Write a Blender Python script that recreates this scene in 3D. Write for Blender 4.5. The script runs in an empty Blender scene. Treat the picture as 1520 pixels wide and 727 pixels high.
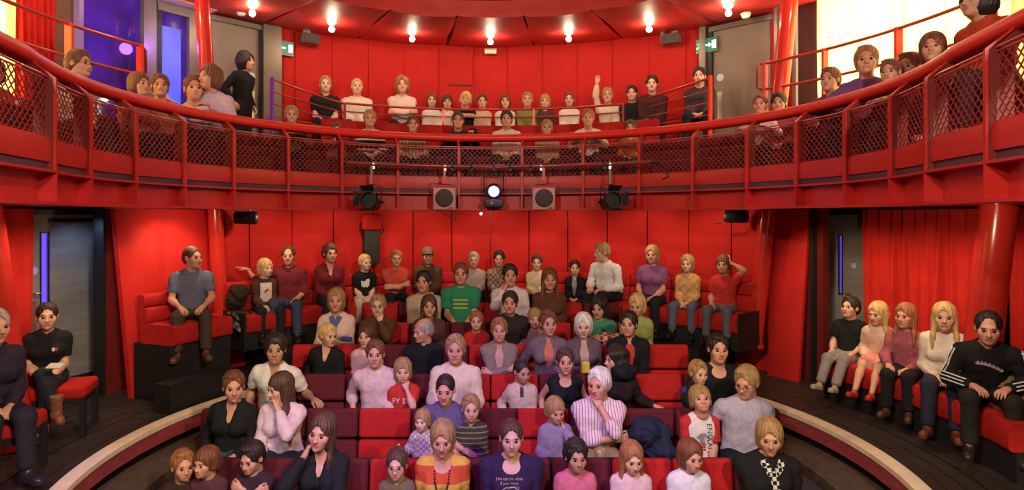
import bpy, math, random
import numpy as np
from mathutils import Vector, Matrix
from mathutils.bvhtree import BVHTree
R = math.radians
# ---------------------------------------------------------------- camera
# photograph taken as 1520 x 727; theatre axis = +Y, stalls side floor = z 0
F, CX, HY, EZ = 929.0, 728.0, 320.0, 2.05
scene = bpy.context.scene
COL = scene.collection
cam_d = bpy.data.cameras.new('camera'); cam = bpy.data.objects.new('camera', cam_d); COL.objects.link(cam)
cam.location = (0, 0, EZ); cam.rotation_euler = (R(90), 0, 0)
cam_d.sensor_width = 36; cam_d.sensor_fit = 'HORIZONTAL'; cam_d.lens = 36 * F / 1520
cam_d.shift_x = (760 - CX) / 1520; cam_d.shift_y = -(363.5 - HY) / 1520
cam_d.clip_start = 0.05
scene.camera = cam
# ---------------------------------------------------------------- world and exposure
w = bpy.data.worlds.new('world'); scene.world = w; w.use_nodes = True
w.node_tree.nodes['Background'].inputs[0].default_value = (0.9, 0.55, 0.5, 1)
w.node_tree.nodes['Background'].inputs[1].default_value = 0.04
vs = scene.view_settings
vs.view_transform = 'Standard'; vs.look = 'None'; vs.gamma = 1; vs.use_curve_mapping = False; vs.exposure = 0.0
# ---------------------------------------------------------------- stage wash and house lamps, added kerb fill
def lamp(name, kind, loc, energy, color, aim=None, size=0.3, **kw):
    d = bpy.data.lights.new(name, kind); d.energy = energy; d.color = color
    if kind == 'AREA': d.shape = 'DISK'; d.size = size
    elif kind in ('POINT', 'SPOT'): d.shadow_soft_size = size
    for k, v in kw.items(): setattr(d, k, v)
    o = bpy.data.objects.new(name, d); COL.objects.link(o); o.location = loc
    if aim is not None:
        o.rotation_euler = (Vector(aim) - Vector(loc)).to_track_quat('-Z', 'Y').to_euler()
    return o
WARM = (1.0, 0.80, 0.56)
lamp('stage_wash_light', 'AREA', (-2.6, -0.8, 4.6), 190, (1.0, 0.84, 0.66), (-0.3, 7.0, 0.4), 0.35)
lamp('stage_wash_light', 'AREA', (2.8, -0.8, 4.6), 260, (1.0, 0.82, 0.62), (0.8, 7.0, 0.4), 0.35)
lamp('stage_wash_light', 'AREA', (0.0, 0.6, 5.4), 25, WARM, (0, 9.5, 3.6), 0.8)
lamp('violet_stage_light', 'SPOT', (-0.9, 1.0, 5.0), 1300, (0.30, 0.12, 1.0), (-0.1, 5.3, -0.2), 0.12, spot_size=R(40), spot_blend=0.9)
lamp('added_kerb_light', 'SPOT', (0.9, 0.2, 5.2), 820, WARM, (-3.35, 5.3, 0.0), 0.12, spot_size=R(44), spot_blend=0.9)  # pair of spots added to brighten the kerbs and side seats
lamp('added_kerb_light', 'SPOT', (-0.9, 0.2, 5.2), 760, WARM, (3.5, 5.3, 0.2), 0.12, spot_size=R(46), spot_blend=0.9)
lamp('violet_gallery_light', 'POINT', (-4.25, 8.1, 4.3), 14, (0.30, 0.12, 1.0), None, 0.08)
lamp('violet_side_light', 'SPOT', (-1.5, 1.2, 4.6), 500, (0.22, 0.12, 1.0), (-3.75, 4.9, 0.0), 0.08, spot_size=R(15), spot_blend=0.8)

# ---------------------------------------------------------------- materials
MATS = {}
def pm(name, col, rough=0.6, metal=0.0, noise=0.0, nscale=12.0, bump=0.0, bscale=60.0, emit=None, estr=0.0,
       stripes=None, check=None, sheen=0.0, trans=0.0, stretch=None, sss=0.0, enoise=None):
    if name in MATS: return MATS[name]
    m = bpy.data.materials.new(name); m.use_nodes = True; nt = m.node_tree; b = nt.nodes['Principled BSDF']
    b.inputs['Roughness'].default_value = rough; b.inputs['Metallic'].default_value = metal
    if sheen: b.inputs['Sheen Weight'].default_value = sheen * .4; b.inputs['Sheen Tint'].default_value = (*col, 1)
    if rough > .7: b.inputs['Specular IOR Level'].default_value = 0.25
    if trans: b.inputs['Transmission Weight'].default_value = trans
    if sss:
        b.inputs['Subsurface Weight'].default_value = sss; b.inputs['Subsurface Radius'].default_value = (0.02, 0.008, 0.004)
    c = (*col, 1)
    tc = nt.nodes.new('ShaderNodeTexCoord'); mp = nt.nodes.new('ShaderNodeMapping'); nt.links.new(tc.outputs['Object'], mp.inputs[0])
    if stretch: mp.inputs['Scale'].default_value = stretch
    csock = None
    if stripes:      # (axis, width in m, second colour, share)
        ax, wd, c2, share = stripes
        sp = nt.nodes.new('ShaderNodeSeparateXYZ'); nt.links.new(tc.outputs['Object'], sp.inputs[0])
        mu = nt.nodes.new('ShaderNodeMath'); mu.operation = 'MULTIPLY'; mu.inputs[1].default_value = 1.0 / wd; nt.links.new(sp.outputs[ax], mu.inputs[0])
        fr = nt.nodes.new('ShaderNodeMath'); fr.operation = 'FRACT'; nt.links.new(mu.outputs[0], fr.inputs[0])
        lt = nt.nodes.new('ShaderNodeMath'); lt.operation = 'LESS_THAN'; lt.inputs[1].default_value = share; nt.links.new(fr.outputs[0], lt.inputs[0])
        mx = nt.nodes.new('ShaderNodeMix'); mx.data_type = 'RGBA'; nt.links.new(lt.outputs[0], mx.inputs['Factor'])
        mx.inputs['A'].default_value = c; mx.inputs['B'].default_value = (*c2, 1); csock = mx.outputs['Result']
    if check:
        ck = nt.nodes.new('ShaderNodeTexChecker'); ck.inputs['Scale'].default_value = check[0]; nt.links.new(mp.outputs[0], ck.inputs[0])
        ck.inputs['Color1'].default_value = c; ck.inputs['Color2'].default_value = (*check[1], 1); csock = ck.outputs[0]
    if noise:
        n = nt.nodes.new('ShaderNodeTexNoise'); n.inputs['Scale'].default_value = nscale; n.inputs['Detail'].default_value = 4
        nt.links.new(mp.outputs[0], n.inputs['Vector'])
        mr = nt.nodes.new('ShaderNodeMapRange'); mr.inputs[1].default_value = 0.3; mr.inputs[2].default_value = 0.7
        mr.inputs[3].default_value = 1 - noise; mr.inputs[4].default_value = 1 + noise; nt.links.new(n.outputs[0], mr.inputs[0])
        hs = nt.nodes.new('ShaderNodeHueSaturation'); nt.links.new(mr.outputs[0], hs.inputs['Value'])
        if csock: nt.links.new(csock, hs.inputs['Color'])
        else: hs.inputs['Color'].default_value = c
        csock = hs.outputs[0]
    if csock: nt.links.new(csock, b.inputs['Base Color'])
    else: b.inputs['Base Color'].default_value = c
    if bump:
        n2 = nt.nodes.new('ShaderNodeTexNoise'); n2.inputs['Scale'].default_value = bscale; n2.inputs['Detail'].default_value = 3
        nt.links.new(mp.outputs[0], n2.inputs['Vector'])
        bp = nt.nodes.new('ShaderNodeBump'); bp.inputs['Strength'].default_value = bump; bp.inputs['Distance'].default_value = 0.01
        nt.links.new(n2.outputs[0], bp.inputs['Height']); nt.links.new(bp.outputs[0], b.inputs['Normal'])
    if emit:
        b.inputs['Emission Color'].default_value = (*emit, 1); b.inputs['Emission Strength'].default_value = estr
    if enoise:      # uneven light behind glass
        n3 = nt.nodes.new('ShaderNodeTexNoise'); n3.inputs['Scale'].default_value = enoise; n3.inputs['Detail'].default_value = 5; nt.links.new(mp.outputs[0], n3.inputs['Vector'])
        m3 = nt.nodes.new('ShaderNodeMapRange'); m3.inputs[1].default_value = 0.35; m3.inputs[2].default_value = 0.72; m3.inputs[3].default_value = estr * .15; m3.inputs[4].default_value = estr * 2.2
        nt.links.new(n3.outputs[0], m3.inputs[0]); nt.links.new(m3.outputs[0], b.inputs['Emission Strength'])
    m.diffuse_color = c
    MATS[name] = m; return m
def cloth(col, **kw):
    key = 'cloth_%d_%d_%d' % tuple(int(v * 255) for v in col) + ''.join(sorted(kw)) + str(kw.get('stripes', ''))[:24]
    kw.setdefault('rough', 0.85); kw.setdefault('noise', 0.10); kw.setdefault('nscale', 25); kw.setdefault('bump', 0.6); kw.setdefault('bscale', 28)
    return pm(key, col, **kw)

RED_WALL = pm('red_wall_fabric', (0.52, 0.015, 0.013), 0.75, noise=0.08, nscale=3, bump=0.25, bscale=220, sheen=0.15)
RED_CEIL = pm('red_ceiling_fabric', (0.56, 0.028, 0.022), 0.5, noise=0.10, nscale=4, bump=0.3, bscale=14)
RED_STEEL = pm('red_painted_steel', (0.50, 0.016, 0.013), 0.42, noise=0.08, nscale=8, bump=0.05, bscale=90)
RED_RAIL = pm('red_gloss_handrail', (0.74, 0.024, 0.014), 0.42, noise=0.05, nscale=6)
RED_DARK = pm('dark_red_steel', (0.16, 0.01, 0.01), 0.5, noise=0.1, nscale=8)
RED_MESH = pm('red_mesh_wire', (0.30, 0.020, 0.016), 0.5, 0.0)
RED_COL = pm('red_gloss_column', (0.55, 0.03, 0.02), 0.22, noise=0.04, nscale=5)
RED_SEAT = pm('red_seat_wool', (0.47, 0.015, 0.014), 0.8, noise=0.1, nscale=14, bump=0.3, bscale=260, sheen=0.2)
MAROON_SEAT = pm('maroon_seat_wool', (0.115, 0.013, 0.018), 0.8, noise=0.1, nscale=14, bump=0.3, bscale=260, sheen=0.15)
RED_DRAPE = pm('red_velvet_drape', (0.58, 0.022, 0.015), 0.8, noise=0.08, nscale=6, bump=0.2, bscale=120, sheen=0.3)
BLACK = pm('black_paint', (0.012, 0.011, 0.011), 0.6, noise=0.2, nscale=7)
BLACK_MET = pm('black_metal', (0.02, 0.02, 0.022), 0.42, 0.3)
DARK_BAND = pm('purple_grey_rubber', (0.075, 0.03, 0.05), 0.6, noise=0.15, nscale=20)
GREY_DOOR = pm('dark_grey_door_laminate', (0.20, 0.19, 0.18), 0.45, noise=0.15, nscale=3, bump=0.1, bscale=200, stretch=(1, 1, 4))
GREY_UP = pm('taupe_door_laminate', (0.20, 0.16, 0.125), 0.5, noise=0.12, nscale=2, bump=0.05)
GREY_FRAME = pm('grey_metal_frame', (0.20, 0.17, 0.14), 0.4, 0.4, noise=0.05)
FLOOR_M = pm('dark_stained_deck', (0.030, 0.020, 0.017), 0.5, noise=0.35, nscale=9, bump=0.3, bscale=60, stretch=(1, 6, 1))
STEP_M = pm('grey_step_carpet', (0.10, 0.065, 0.05), 0.85, noise=0.2, nscale=16, bump=0.3, bscale=150)
KERB_TOP = pm('pale_wood_nosing', (0.86, 0.68, 0.50), 0.45, noise=0.1, nscale=9)
KERB_FACE = pm('red_wood_kerb', (0.36, 0.06, 0.07), 0.45, noise=0.25, nscale=8, stretch=(1, 1, 5))
SILVER = pm('brushed_steel', (0.6, 0.55, 0.5), 0.3, 0.9)
WHITE = pm('white_plastic', (0.75, 0.73, 0.70), 0.4)
ROSE_MET = pm('pink_grey_painted_metal', (0.50, 0.20, 0.19), 0.45, 0.1, noise=0.05)
SPK_GREY = pm('grey_speaker_case', (0.12, 0.10, 0.09), 0.5, noise=0.1, nscale=40)
EYE_W = pm('eye_white', (0.42, 0.38, 0.35), 0.3); IRIS = pm('eye_iris', (0.03, 0.018, 0.012), 0.15)
LIP = pm('lips', (0.45, 0.13, 0.11), 0.45)

# ---------------------------------------------------------------- geometry helpers
CY = 5.46                    # centre of the round auditorium
def unp(px, py, Y): return Vector(((px - CX) / F * Y, Y, EZ - (py - HY) / F * Y))
def yon(px, r):              # depth where the line of sight above floor plan column px meets the circle r, far side
    t = (px - CX) / F; A = 1 + t * t; return (2 * CY + math.sqrt(4 * CY * CY - 4 * A * (CY * CY - r * r))) / (2 * A)
def ang_at(px, r):
    Y = yon(px, r); return math.degrees(math.atan2((px - CX) / F * Y, Y - CY))
A_END = 112.0
def pt(r, a, z=0.0):         # plan curve of the balcony: a circle, then straight towards the stage
    s = 1 if a >= 0 else -1; aa = abs(a)
    if aa <= A_END: return Vector((s * r * math.sin(R(aa)), CY + r * math.cos(R(aa)), z))
    e = R(aa - A_END) * 3.34
    return Vector((s * (r * math.sin(R(A_END)) - 0.22 * e), CY + r * math.cos(R(A_END)) - 0.975 * e, z))
def cpt(r, a, z=0.0): return Vector((r * math.sin(R(a)), CY + r * math.cos(R(a)), z))

class MB:
    def __init__(s): s.v = []; s.f = []
    def add(s, vs, fs):
        n = len(s.v); s.v += [tuple(v) for v in vs]; s.f += [tuple(i + n for i in f) for f in fs]; return s
    def hexa(s, p):          # 8 corners: bottom 4, top 4
        return s.add(p, [(3, 2, 1, 0), (4, 5, 6, 7), (0, 1, 5, 4), (1, 2, 6, 5), (2, 3, 7, 6), (3, 0, 4, 7)])
    def box(s, c, d, M=None):
        x, y, z = d[0] / 2, d[1] / 2, d[2] / 2
        p = [Vector(q) for q in ((-x, -y, -z), (x, -y, -z), (x, y, -z), (-x, y, -z), (-x, -y, z), (x, -y, z), (x, y, z), (-x, y, z))]
        if M is not None: p = [M @ q for q in p]
        return s.hexa([Vector(c) + q for q in p])
    def rbox(s, c, d, b=0.02, M=None, n=3):     # box with rounded edges in every direction (superellipsoid-like shell)
        hx, hy, hz = d[0] / 2, d[1] / 2, d[2] / 2; b = min(b, hx, hy, hz); vs = []; idx = {}
        def cs(h):
            o = []
            for k in range(n + 1): o.append(-h + b * (1 - math.cos(k / n * math.pi / 2)))
            return o + [-q for q in reversed(o)]
        # sphere-swept box built from a cube grid projected
        g = [[-1 + 0.0 for _ in range(1)]]
        U = [-1.0] + [-1 + (k + 1) / n for k in range(n - 1)] + [0.0] ; U = [math.tan(u * math.pi / 4) for u in [-(n - k) / n for k in range(n + 1)]]
        ax = [(u, -1) for u in U] + [(-u, 1) for u in reversed(U)]
        def P(i, j, k):
            key = (i, j, k)
            if key in idx: return idx[key]
            q = Vector((ax[i][0], ax[j][0], ax[k][0])); sg = Vector((ax[i][1], ax[j][1], ax[k][1]))
            q = q.normalized() * b
            v = Vector((sg.x * (hx - b) + q.x, sg.y * (hy - b) + q.y, sg.z * (hz - b) + q.z))
            if M is not None: v = M @ v
            idx[key] = len(vs); vs.append(Vector(c) + v); return idx[key]
        m = len(ax) - 1; fs = []
        for a in range(m):
            for e in range(m):
                fs += [(P(a, e, 0), P(a, e + 1, 0), P(a + 1, e + 1, 0), P(a + 1, e, 0)), (P(a, e, m), P(a + 1, e, m), P(a + 1, e + 1, m), P(a, e + 1, m)),
                       (P(a, 0, e), P(a + 1, 0, e), P(a + 1, 0, e + 1), P(a, 0, e + 1)), (P(a, m, e), P(a, m, e + 1), P(a + 1, m, e + 1), P(a + 1, m, e)),
                       (P(0, a, e), P(0, a, e + 1), P(0, a + 1, e + 1), P(0, a + 1, e)), (P(m, a, e), P(m, a + 1, e), P(m, a + 1, e + 1), P(m, a, e + 1))]
        return s.add(vs, fs)
    def sweep(s, pts, ring, up=None, closed=False, cap=True):
        """ring: list of (u, v) section points; u = sideways, v = up"""
        n = len(ring); P = [Vector(p) for p in pts]; vs = []
        for i, p in enumerate(P):
            a = P[max(i - 1, 0)]; b = P[min(i + 1, len(P) - 1)]
            t = (b - a).normalized(); u0 = Vector(up) if up is not None else (Vector((0, 0, 1)) if abs(t.z) < 0.95 else Vector((0, 1, 0)))
            sd = t.cross(u0).normalized(); uu = sd.cross(t).normalized()
            for (u, v) in ring: vs.append(p + sd * u + uu * v)
        fs = []
        for i in range(len(P) - 1):
            for k in range(n): fs.append((i * n + k, i * n + (k + 1) % n, (i + 1) * n + (k + 1) % n, (i + 1) * n + k))
        if cap: fs += [tuple(reversed(range(n))), tuple(range((len(P) - 1) * n, len(P) * n))]
        return s.add(vs, fs)
    def tube(s, pts, r, n=8, **k): return s.sweep(pts, [(r * math.cos(2 * math.pi * i / n), r * math.sin(2 * math.pi * i / n)) for i in range(n)], **k)
    def cone(s, a, b, ra, rb, n=16, cap=True):
        a = Vector(a); b = Vector(b); t = (b - a).normalized(); x = t.orthogonal().normalized(); y = t.cross(x); vs = []
        for p, r in ((a, ra), (b, rb)):
            for i in range(n): q = 2 * math.pi * i / n; vs.append(p + (x * math.cos(q) + y * math.sin(q)) * r)
        fs = [(i, (i + 1) % n, n + (i + 1) % n, n + i) for i in range(n)]
        if cap: fs += [tuple(reversed(range(n))), tuple(range(n, 2 * n))]
        return s.add(vs, fs)
    def arc(s, r0, r1, a0, a1, z0, z1, n=8, fn=cpt):      # block between two radii, angles, heights
        vs = []; fs = []
        for i in range(n + 1):
            a = a0 + (a1 - a0) * i / n; vs += [fn(r0, a, z0), fn(r1, a, z0), fn(r1, a, z1), fn(r0, a, z1)]
        for i in range(n):
            k = 4 * i
            for q in range(4): fs.append((k + q, k + 4 + q, k + 4 + (q + 1) % 4, k + (q + 1) % 4))
        fs += [(0, 1, 2, 3), (4 * n + 3, 4 * n + 2, 4 * n + 1, 4 * n)]
        return s.add(vs, fs)
    def prof(s, prof, a0, a1, n=8, fn=cpt, cap=True):     # closed (r, z) profile swept round the arc
        m = len(prof); vs = []; fs = []
        for i in range(n + 1):
            a = a0 + (a1 - a0) * i / n; vs += [fn(r, a, z) for r, z in prof]
        for i in range(n):
            for q in range(m): fs.append((i * m + q, (i + 1) * m + q, (i + 1) * m + (q + 1) % m, i * m + (q + 1) % m))
        if cap: fs += [tuple(range(m)), tuple(reversed(range(n * m, (n + 1) * m)))]
        return s.add(vs, fs)
    def lathe(s, prof, c=(0, 0, 0), n=20, M=None):        # (r, z) profile about z, M orients
        m = len(prof); vs = []; fs = []
        for i in range(n):
            q = 2 * math.pi * i / n
            for r, z in prof:
                v = Vector((r * math.cos(q), r * math.sin(q), z)); v = M @ v if M is not None else v; vs.append(Vector(c) + v)
        for i in range(n):
            j = (i + 1) % n
            for k in range(m - 1): fs.append((i * m + k, j * m + k, j * m + k + 1, i * m + k + 1))
        return s.add(vs, fs)

def link(name, mesh, mat, parent=None, smooth=False):
    o = bpy.data.objects.new(name, mesh); COL.objects.link(o)
    if mat is not None:
        for m in (mat if isinstance(mat, (list, tuple)) else [mat]): mesh.materials.append(m)
    if parent is not None: o.parent = parent
    return o
def build(name, mb, mat, parent=None, smooth=False, origin=None, auto=None):
    me = bpy.data.meshes.new(name); vs = mb.v
    if origin is not None: vs = [(a - origin[0], b - origin[1], c - origin[2]) for a, b, c in vs]
    me.from_pydata(vs, [], mb.f); me.validate()
    import bmesh
    bm = bmesh.new(); bm.from_mesh(me); bmesh.ops.recalc_face_normals(bm, faces=bm.faces)
    if smooth:
        for f in bm.faces: f.smooth = True
        if auto:
            for e in bm.edges:
                if len(e.link_faces) == 2 and e.calc_face_angle(0) > R(auto): e.smooth = False
    bm.to_mesh(me); bm.free()
    o = link(name, me, mat, parent)
    if origin is not None: o.location = origin
    return o
LABELS = {}
def tag(o, label, cat, group=None, kind=None):
    if label:
        o['label'] = label
        n = len(label.split())
        if not 4 <= n <= 16: print('LABEL LENGTH', n, label)
        if label in LABELS and cat != 'lamp': print('LABEL TWICE', label)
        LABELS[label] = 1
    if cat: o['category'] = cat
    if group: o['group'] = group
    if kind: o['kind'] = kind
    return o
def empty(name, loc=(0, 0, 0), rz=0.0, label=None, cat=None, group=None, kind=None):
    o = bpy.data.objects.new(name, None); COL.objects.link(o); o.location = loc; o.rotation_euler = (0, 0, rz); o.empty_display_size = 0.1
    return tag(o, label, cat, group, kind)
def copy_tree(o, parent=None):
    kids = list(o.children); c = o.copy(); COL.objects.link(c); c.parent = parent
    for k in kids: copy_tree(k, c)
    return c
# ================================================================= THE SETTING
def struct(o): o['kind'] = 'structure'; return o
# ---- stalls side floor: dark deck boards round the pit
fl = struct(build('floor', MB().arc(3.36, 6.2, -125, 125, -0.30, -0.045, 60), BLACK))
rng = random.Random(3)
bid = 0
for ring, (ra, rb) in enumerate(((3.375, 3.80), (3.812, 4.25), (4.262, 4.70), (4.712, 5.3))):
    step = 15.0 / (1 + 0.12 * ring); a = -121.0 + (ring % 2) * step / 2
    while a < 121:
        if not (-48 < a < 42):
            for q in range(3):           # three boards to a deck section
                r0 = ra + (rb - ra) * q / 3; r1 = ra + (rb - ra) * (q + 1) / 3 - 0.008
                build('floor_board', MB().arc(r0, r1, a, a + step - 0.12, -0.045, rng.uniform(-0.004, 0.0), 3), FLOOR_M, fl)
        a += step
tl = MB(); tl.arc(3.375, 5.3, -48, 57, -0.045, -0.001, 30); build('back_deck', tl, FLOOR_M, fl)
# kerb and steps into the pit
for ka, kb in ((-128, -46), (46, 128)):
    struct(build('trim_1', MB().prof([(3.245, -0.02), (3.245, 0.022), (3.255, 0.03), (3.365, 0.03), (3.365, -0.02)], ka, kb, 50), KERB_TOP, smooth=True, auto=40))
    struct(build('trim_2', MB().arc(3.262, 3.37, ka, kb, -0.16, -0.02, 50), KERB_FACE))
    struct(build('floor_pit_ledge', MB().arc(2.90, 3.30, ka, kb, -0.34, -0.24, 50), STEP_M))
ROWS = [(5.16, 0.045), (5.94, 0.22), (6.50, 0.406), (7.10, 0.59), (7.75, 0.73), (8.50, 0.87)]
pf = MB(); pf.box((0, 3.9, -0.95), (6.6, 3.4, 0.1))
struct(build('floor_pit', pf, BLACK))
for i, (ry, zt) in enumerate(ROWS):      # stepped platforms under the rows
    y1 = ROWS[i + 1][0] - 0.62 if i < 5 else 8.6
    zf = zt - 0.87; y0 = ry - 0.62
    rr = 3.30 if i < 3 else 3.20
    hw = math.sqrt(max(rr * rr - max(abs(y0 - CY), abs(ry - CY)) ** 2, 1.0)) - 0.02
    hw = min(hw, 2.8); hw = 1.9 if i == 5 else hw
    struct(build('floor_row_platform', MB().box((0, (y0 + y1 + 0.3) / 2, zf - 0.3), (2 * hw, y1 - y0 + 0.3, 0.6)), BLACK))
# raised black platform for the wall bench
struct(build('floor_back_platform', MB().arc(3.62, 4.62, -47, 47, 0.0, 0.36, 40), BLACK))
# ---- lower back wall of padded panels
PW = 7.7
wb = struct(build('wall_back', MB().arc(4.70, 4.82, -69, 61, -0.05, 2.2, 60), RED_DARK))
def padded(a0, a1, rt, rb, z0, z1, th, parent, mat=RED_WALL, nm='padded_panel', bulge=0.02):
    mb = MB(); na, nz = 6, 6; vs = []; fs = []
    for j in range(nz + 1):
        v = j / nz; z = z0 + (z1 - z0) * v; r = rb + (rt - rb) * v
        for i in range(na + 1):
            u = i / na; k = (1 - abs(2 * u - 1) ** 5) * (1 - abs(2 * v - 1) ** 9)
            vs.append(cpt(r - th * 0.4 - (bulge + th * 0.5) * k, a0 + (a1 - a0) * u, z))
    nF = len(vs)
    for j in range(nz + 1):
        v = j / nz; z = z0 + (z1 - z0) * v; r = rb + (rt - rb) * v + th * 0.5
        for i in range(na + 1): vs.append(cpt(r, a0 + (a1 - a0) * i / na, z))
    w_ = na + 1
    for j in range(nz):
        for i in range(na): q = j * w_ + i; fs.append((q, q + 1, q + w_ + 1, q + w_)); fs.append((nF + q, nF + q + w_, nF + q + w_ + 1, nF + q + 1))
    for j in range(nz): fs.append((j * w_, (j + 1) * w_, nF + (j + 1) * w_, nF + j * w_)); fs.append((j * w_ + na, nF + j * w_ + na, nF + (j + 1) * w_ + na, (j + 1) * w_ + na))
    for i in range(na): fs.append((i, nF + i, nF + i + 1, i + 1)); q = nz * w_ + i; fs.append((q, q + 1, nF + q + 1, nF + q))
    mb.add(vs, fs); return build(nm, mb, mat, parent, smooth=True, auto=50)
for k in range(-8, 8):
    a0 = k * PW; a1 = a0 + PW
    if a1 > 55: a1 = 59.5
    rb = 4.62 - (0.20 if (k <= -8 or k >= 7) else 0.0)
    padded(a0 + 0.10, a1 - 0.10, 4.64, rb, 0.0 if abs(k + .5) > 6 else 0.36, 2.13, 0.05, wb)
padded(-68.8, -8 * PW - 0.15, 4.62, 4.34, 0.0, 2.13, 0.07, wb)
# return walls beside the exits, outer dark wall
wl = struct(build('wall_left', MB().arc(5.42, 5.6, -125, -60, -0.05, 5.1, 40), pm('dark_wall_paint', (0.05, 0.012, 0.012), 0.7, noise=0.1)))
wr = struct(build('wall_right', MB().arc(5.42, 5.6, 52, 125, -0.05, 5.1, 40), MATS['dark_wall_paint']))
rt_ = MB(); rt_.arc(4.7, 4.86, -69.4, -68.9, -0.0, 2.14, 1); struct(build('wall_left_return', rt_, BLACK))
rt_ = MB(); rt_.arc(4.6, 4.78, 59.7, 60.1, -0.0, 2.14, 1); struct(build('wall_right_return', rt_, BLACK))

# ---- lower exit doors
def lower_door(nm, p0, p1, viewx, lab_glow):
    """p0/p1 plan points of the leaf (left, right)"""
    p0 = Vector(p0); p1 = Vector(p1); u = (p1 - p0); L = u.length; u.normalize(); rz = math.atan2(u.y, u.x)
    M = Matrix.Rotation(rz, 3, 'Z'); d = struct(empty(nm, (p0.x, p0.y, 0), rz))
    def b(name, c, dim, mat, **k):
        mb = MB(); mb.box((0, 0, 0), dim); o = build(name, mb, mat, k.get('parent', d)); o.location = c; return o
    vx, vw, z0, z1 = viewx
    b('door_leaf', (vx / 2 - vw / 4, 0, 1.03), (vx - vw / 2, 0.045, 2.06), GREY_DOOR)
    b('door_leaf', ((vx + vw / 2 + L) / 2, 0, 1.03), (L - vx - vw / 2, 0.045, 2.06), GREY_DOOR)
    b('door_leaf', (vx, 0, z0 / 2), (vw, 0.045, z0), GREY_DOOR); b('door_leaf', (vx, 0, (z1 + 2.06) / 2), (vw, 0.045, 2.06 - z1), GREY_DOOR)
    gl = b('vision_panel', (vx, 0.01, (z0 + z1) / 2), (vw, 0.012, z1 - z0), pm('violet_lit_glass', (0.05, 0.03, 0.3), 0.15, emit=(0.12, 0.06, 1.0), estr=1.5))
    for s in (-1, 1): b('vision_bead', (vx + s * (vw / 2 + .006), -0.026, (z0 + z1) / 2), (0.014, 0.012, z1 - z0 + .03), BLACK_MET)
    for zz in (z0, z1): b('vision_bead', (vx, -0.026, zz), (vw + 0.03, 0.012, 0.014), BLACK_MET)
    b('door_frame', (-0.035, 0, 1.05), (0.06, 0.10, 2.12), BLACK_MET); b('door_frame', (L + 0.035, 0, 1.05), (0.06, 0.10, 2.12), BLACK_MET)
    b('door_head', (L / 2, 0, 2.09), (L + .13, 0.10, 0.06), BLACK_MET)
    return d, b
dl, b1 = lower_door('door_1', (-5.02, 6.80, 0), (-4.62, 7.80, 0), (0.155, 0.075, 1.02, 1.86), 1)
m_ = MB(); m_.lathe([(0, 0), (0.045, 0), (0.045, 0.006), (0, 0.006)], M=Matrix.Rotation(R(90), 3, 'X')); sg = build('push_sign', m_, pm('pale_blue_sign', (0.35, 0.45, 0.75), 0.4), dl, origin=(0, 0, 0)); sg.location = (0.035, -0.026, 1.45)
b1('push_plate', (0.03, -0.027, 0.95), (0.07, 0.006, 0.34), SILVER); b1('kick_plate', (0.6, -0.026, 0.1), (0.9, 0.004, 0.2), BLACK_MET)
m_ = MB(); m_.tube([(0.03, -0.026, 1.2), (0.03, -0.07, 1.2), (0.09, -0.075, 1.2)], 0.011); build('lever_handle', m_, SILVER, dl, smooth=True)
m_ = MB(); m_.box((0.45, -0.035, 2.0), (0.5, 0.03, 0.05)); build('door_closer', m_, BLACK_MET, dl)
dr, b2 = lower_door('door_2', (4.24, 8.46, 0), (4.76, 7.66, 0), (0.50, 0.03, 1.05, 1.80), 1)
for (x, z) in ((0.67, 1.42), (0.88, 1.42)):
    m_ = MB(); m_.lathe([(0, 0), (0.035, 0), (0.035, 0.006), (0, 0.006)], M=Matrix.Rotation(R(90), 3, 'X')); q = build('push_sign', m_, MATS['pale_blue_sign'], dr); q.location = (x, -0.03, z)
b2('push_plate', (0.60, -0.027, 0.90), (0.08, 0.006, 0.34), SILVER)
lamp('blue_exit_glow', 'SPOT', (-4.45, 7.0, 2.05), 14, (0.35, 0.55, 1.0), (-4.8, 7.3, 0.9), 0.04, spot_size=R(120), spot_blend=1)

# ---- curtains
def drape(name, r, a0, a1, z0, z1, folds, amp, mat, label, seed=0, cat='curtain'):
    rg = random.Random(seed); n = int(folds * 12); m = 14; vs = []; fs = []; ph = [rg.uniform(-.5, .5) for _ in range(400)]
    for side in (0, 1):
        for j in range(m + 1):
            v = j / m
            for i in range(n + 1):
                u = i / n; w_ = 2 * math.pi * folds * (u + 0.012 * math.sin(9 * u + seed))
                am = amp * (0.55 + 0.45 * (1 - v)) * (1 + 0.35 * math.sin(5.3 * u * folds / 3 + seed))
                d = am * (math.sin(w_) + 0.35 * math.sin(2 * w_ + 1.3 + 2 * v)) + 0.008 * math.sin(31 * u + 6 * v)
                vs.append(cpt(r + d + side * 0.006, a0 + (a1 - a0) * u, z0 + (z1 - z0) * v))
    N = (m + 1) * (n + 1)
    for j in range(m):
        for i in range(n):
            q = j * (n + 1) + i; fs.append((q, q + 1, q + n + 2, q + n + 1)); fs.append((N + q, N + q + n + 1, N + q + n + 2, N + q + 1))
    mb = MB().add(vs, fs)
    o = build(name, mb, mat, smooth=True); tag(o, label, cat); return o
drape('curtain', 5.0, ang_at(1280, 5.0), ang_at(1462, 5.0), 0.03, 2.12, 10, 0.055, RED_DRAPE, 'wide red pleated curtain hanging right of the lower right exit door', 2)
drape('curtain', 5.0, ang_at(1500, 5.0), 106, 0.03, 2.12, 10, 0.035, RED_DRAPE, 'red curtain beyond the thick red column, at right edge', 5)
drape('curtain', 4.95, -104, ang_at(49, 4.95), 0.03, 2.12, 9, 0.035, RED_DRAPE, 'red curtain left of the dark exit door, at left edge', 7)

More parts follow.
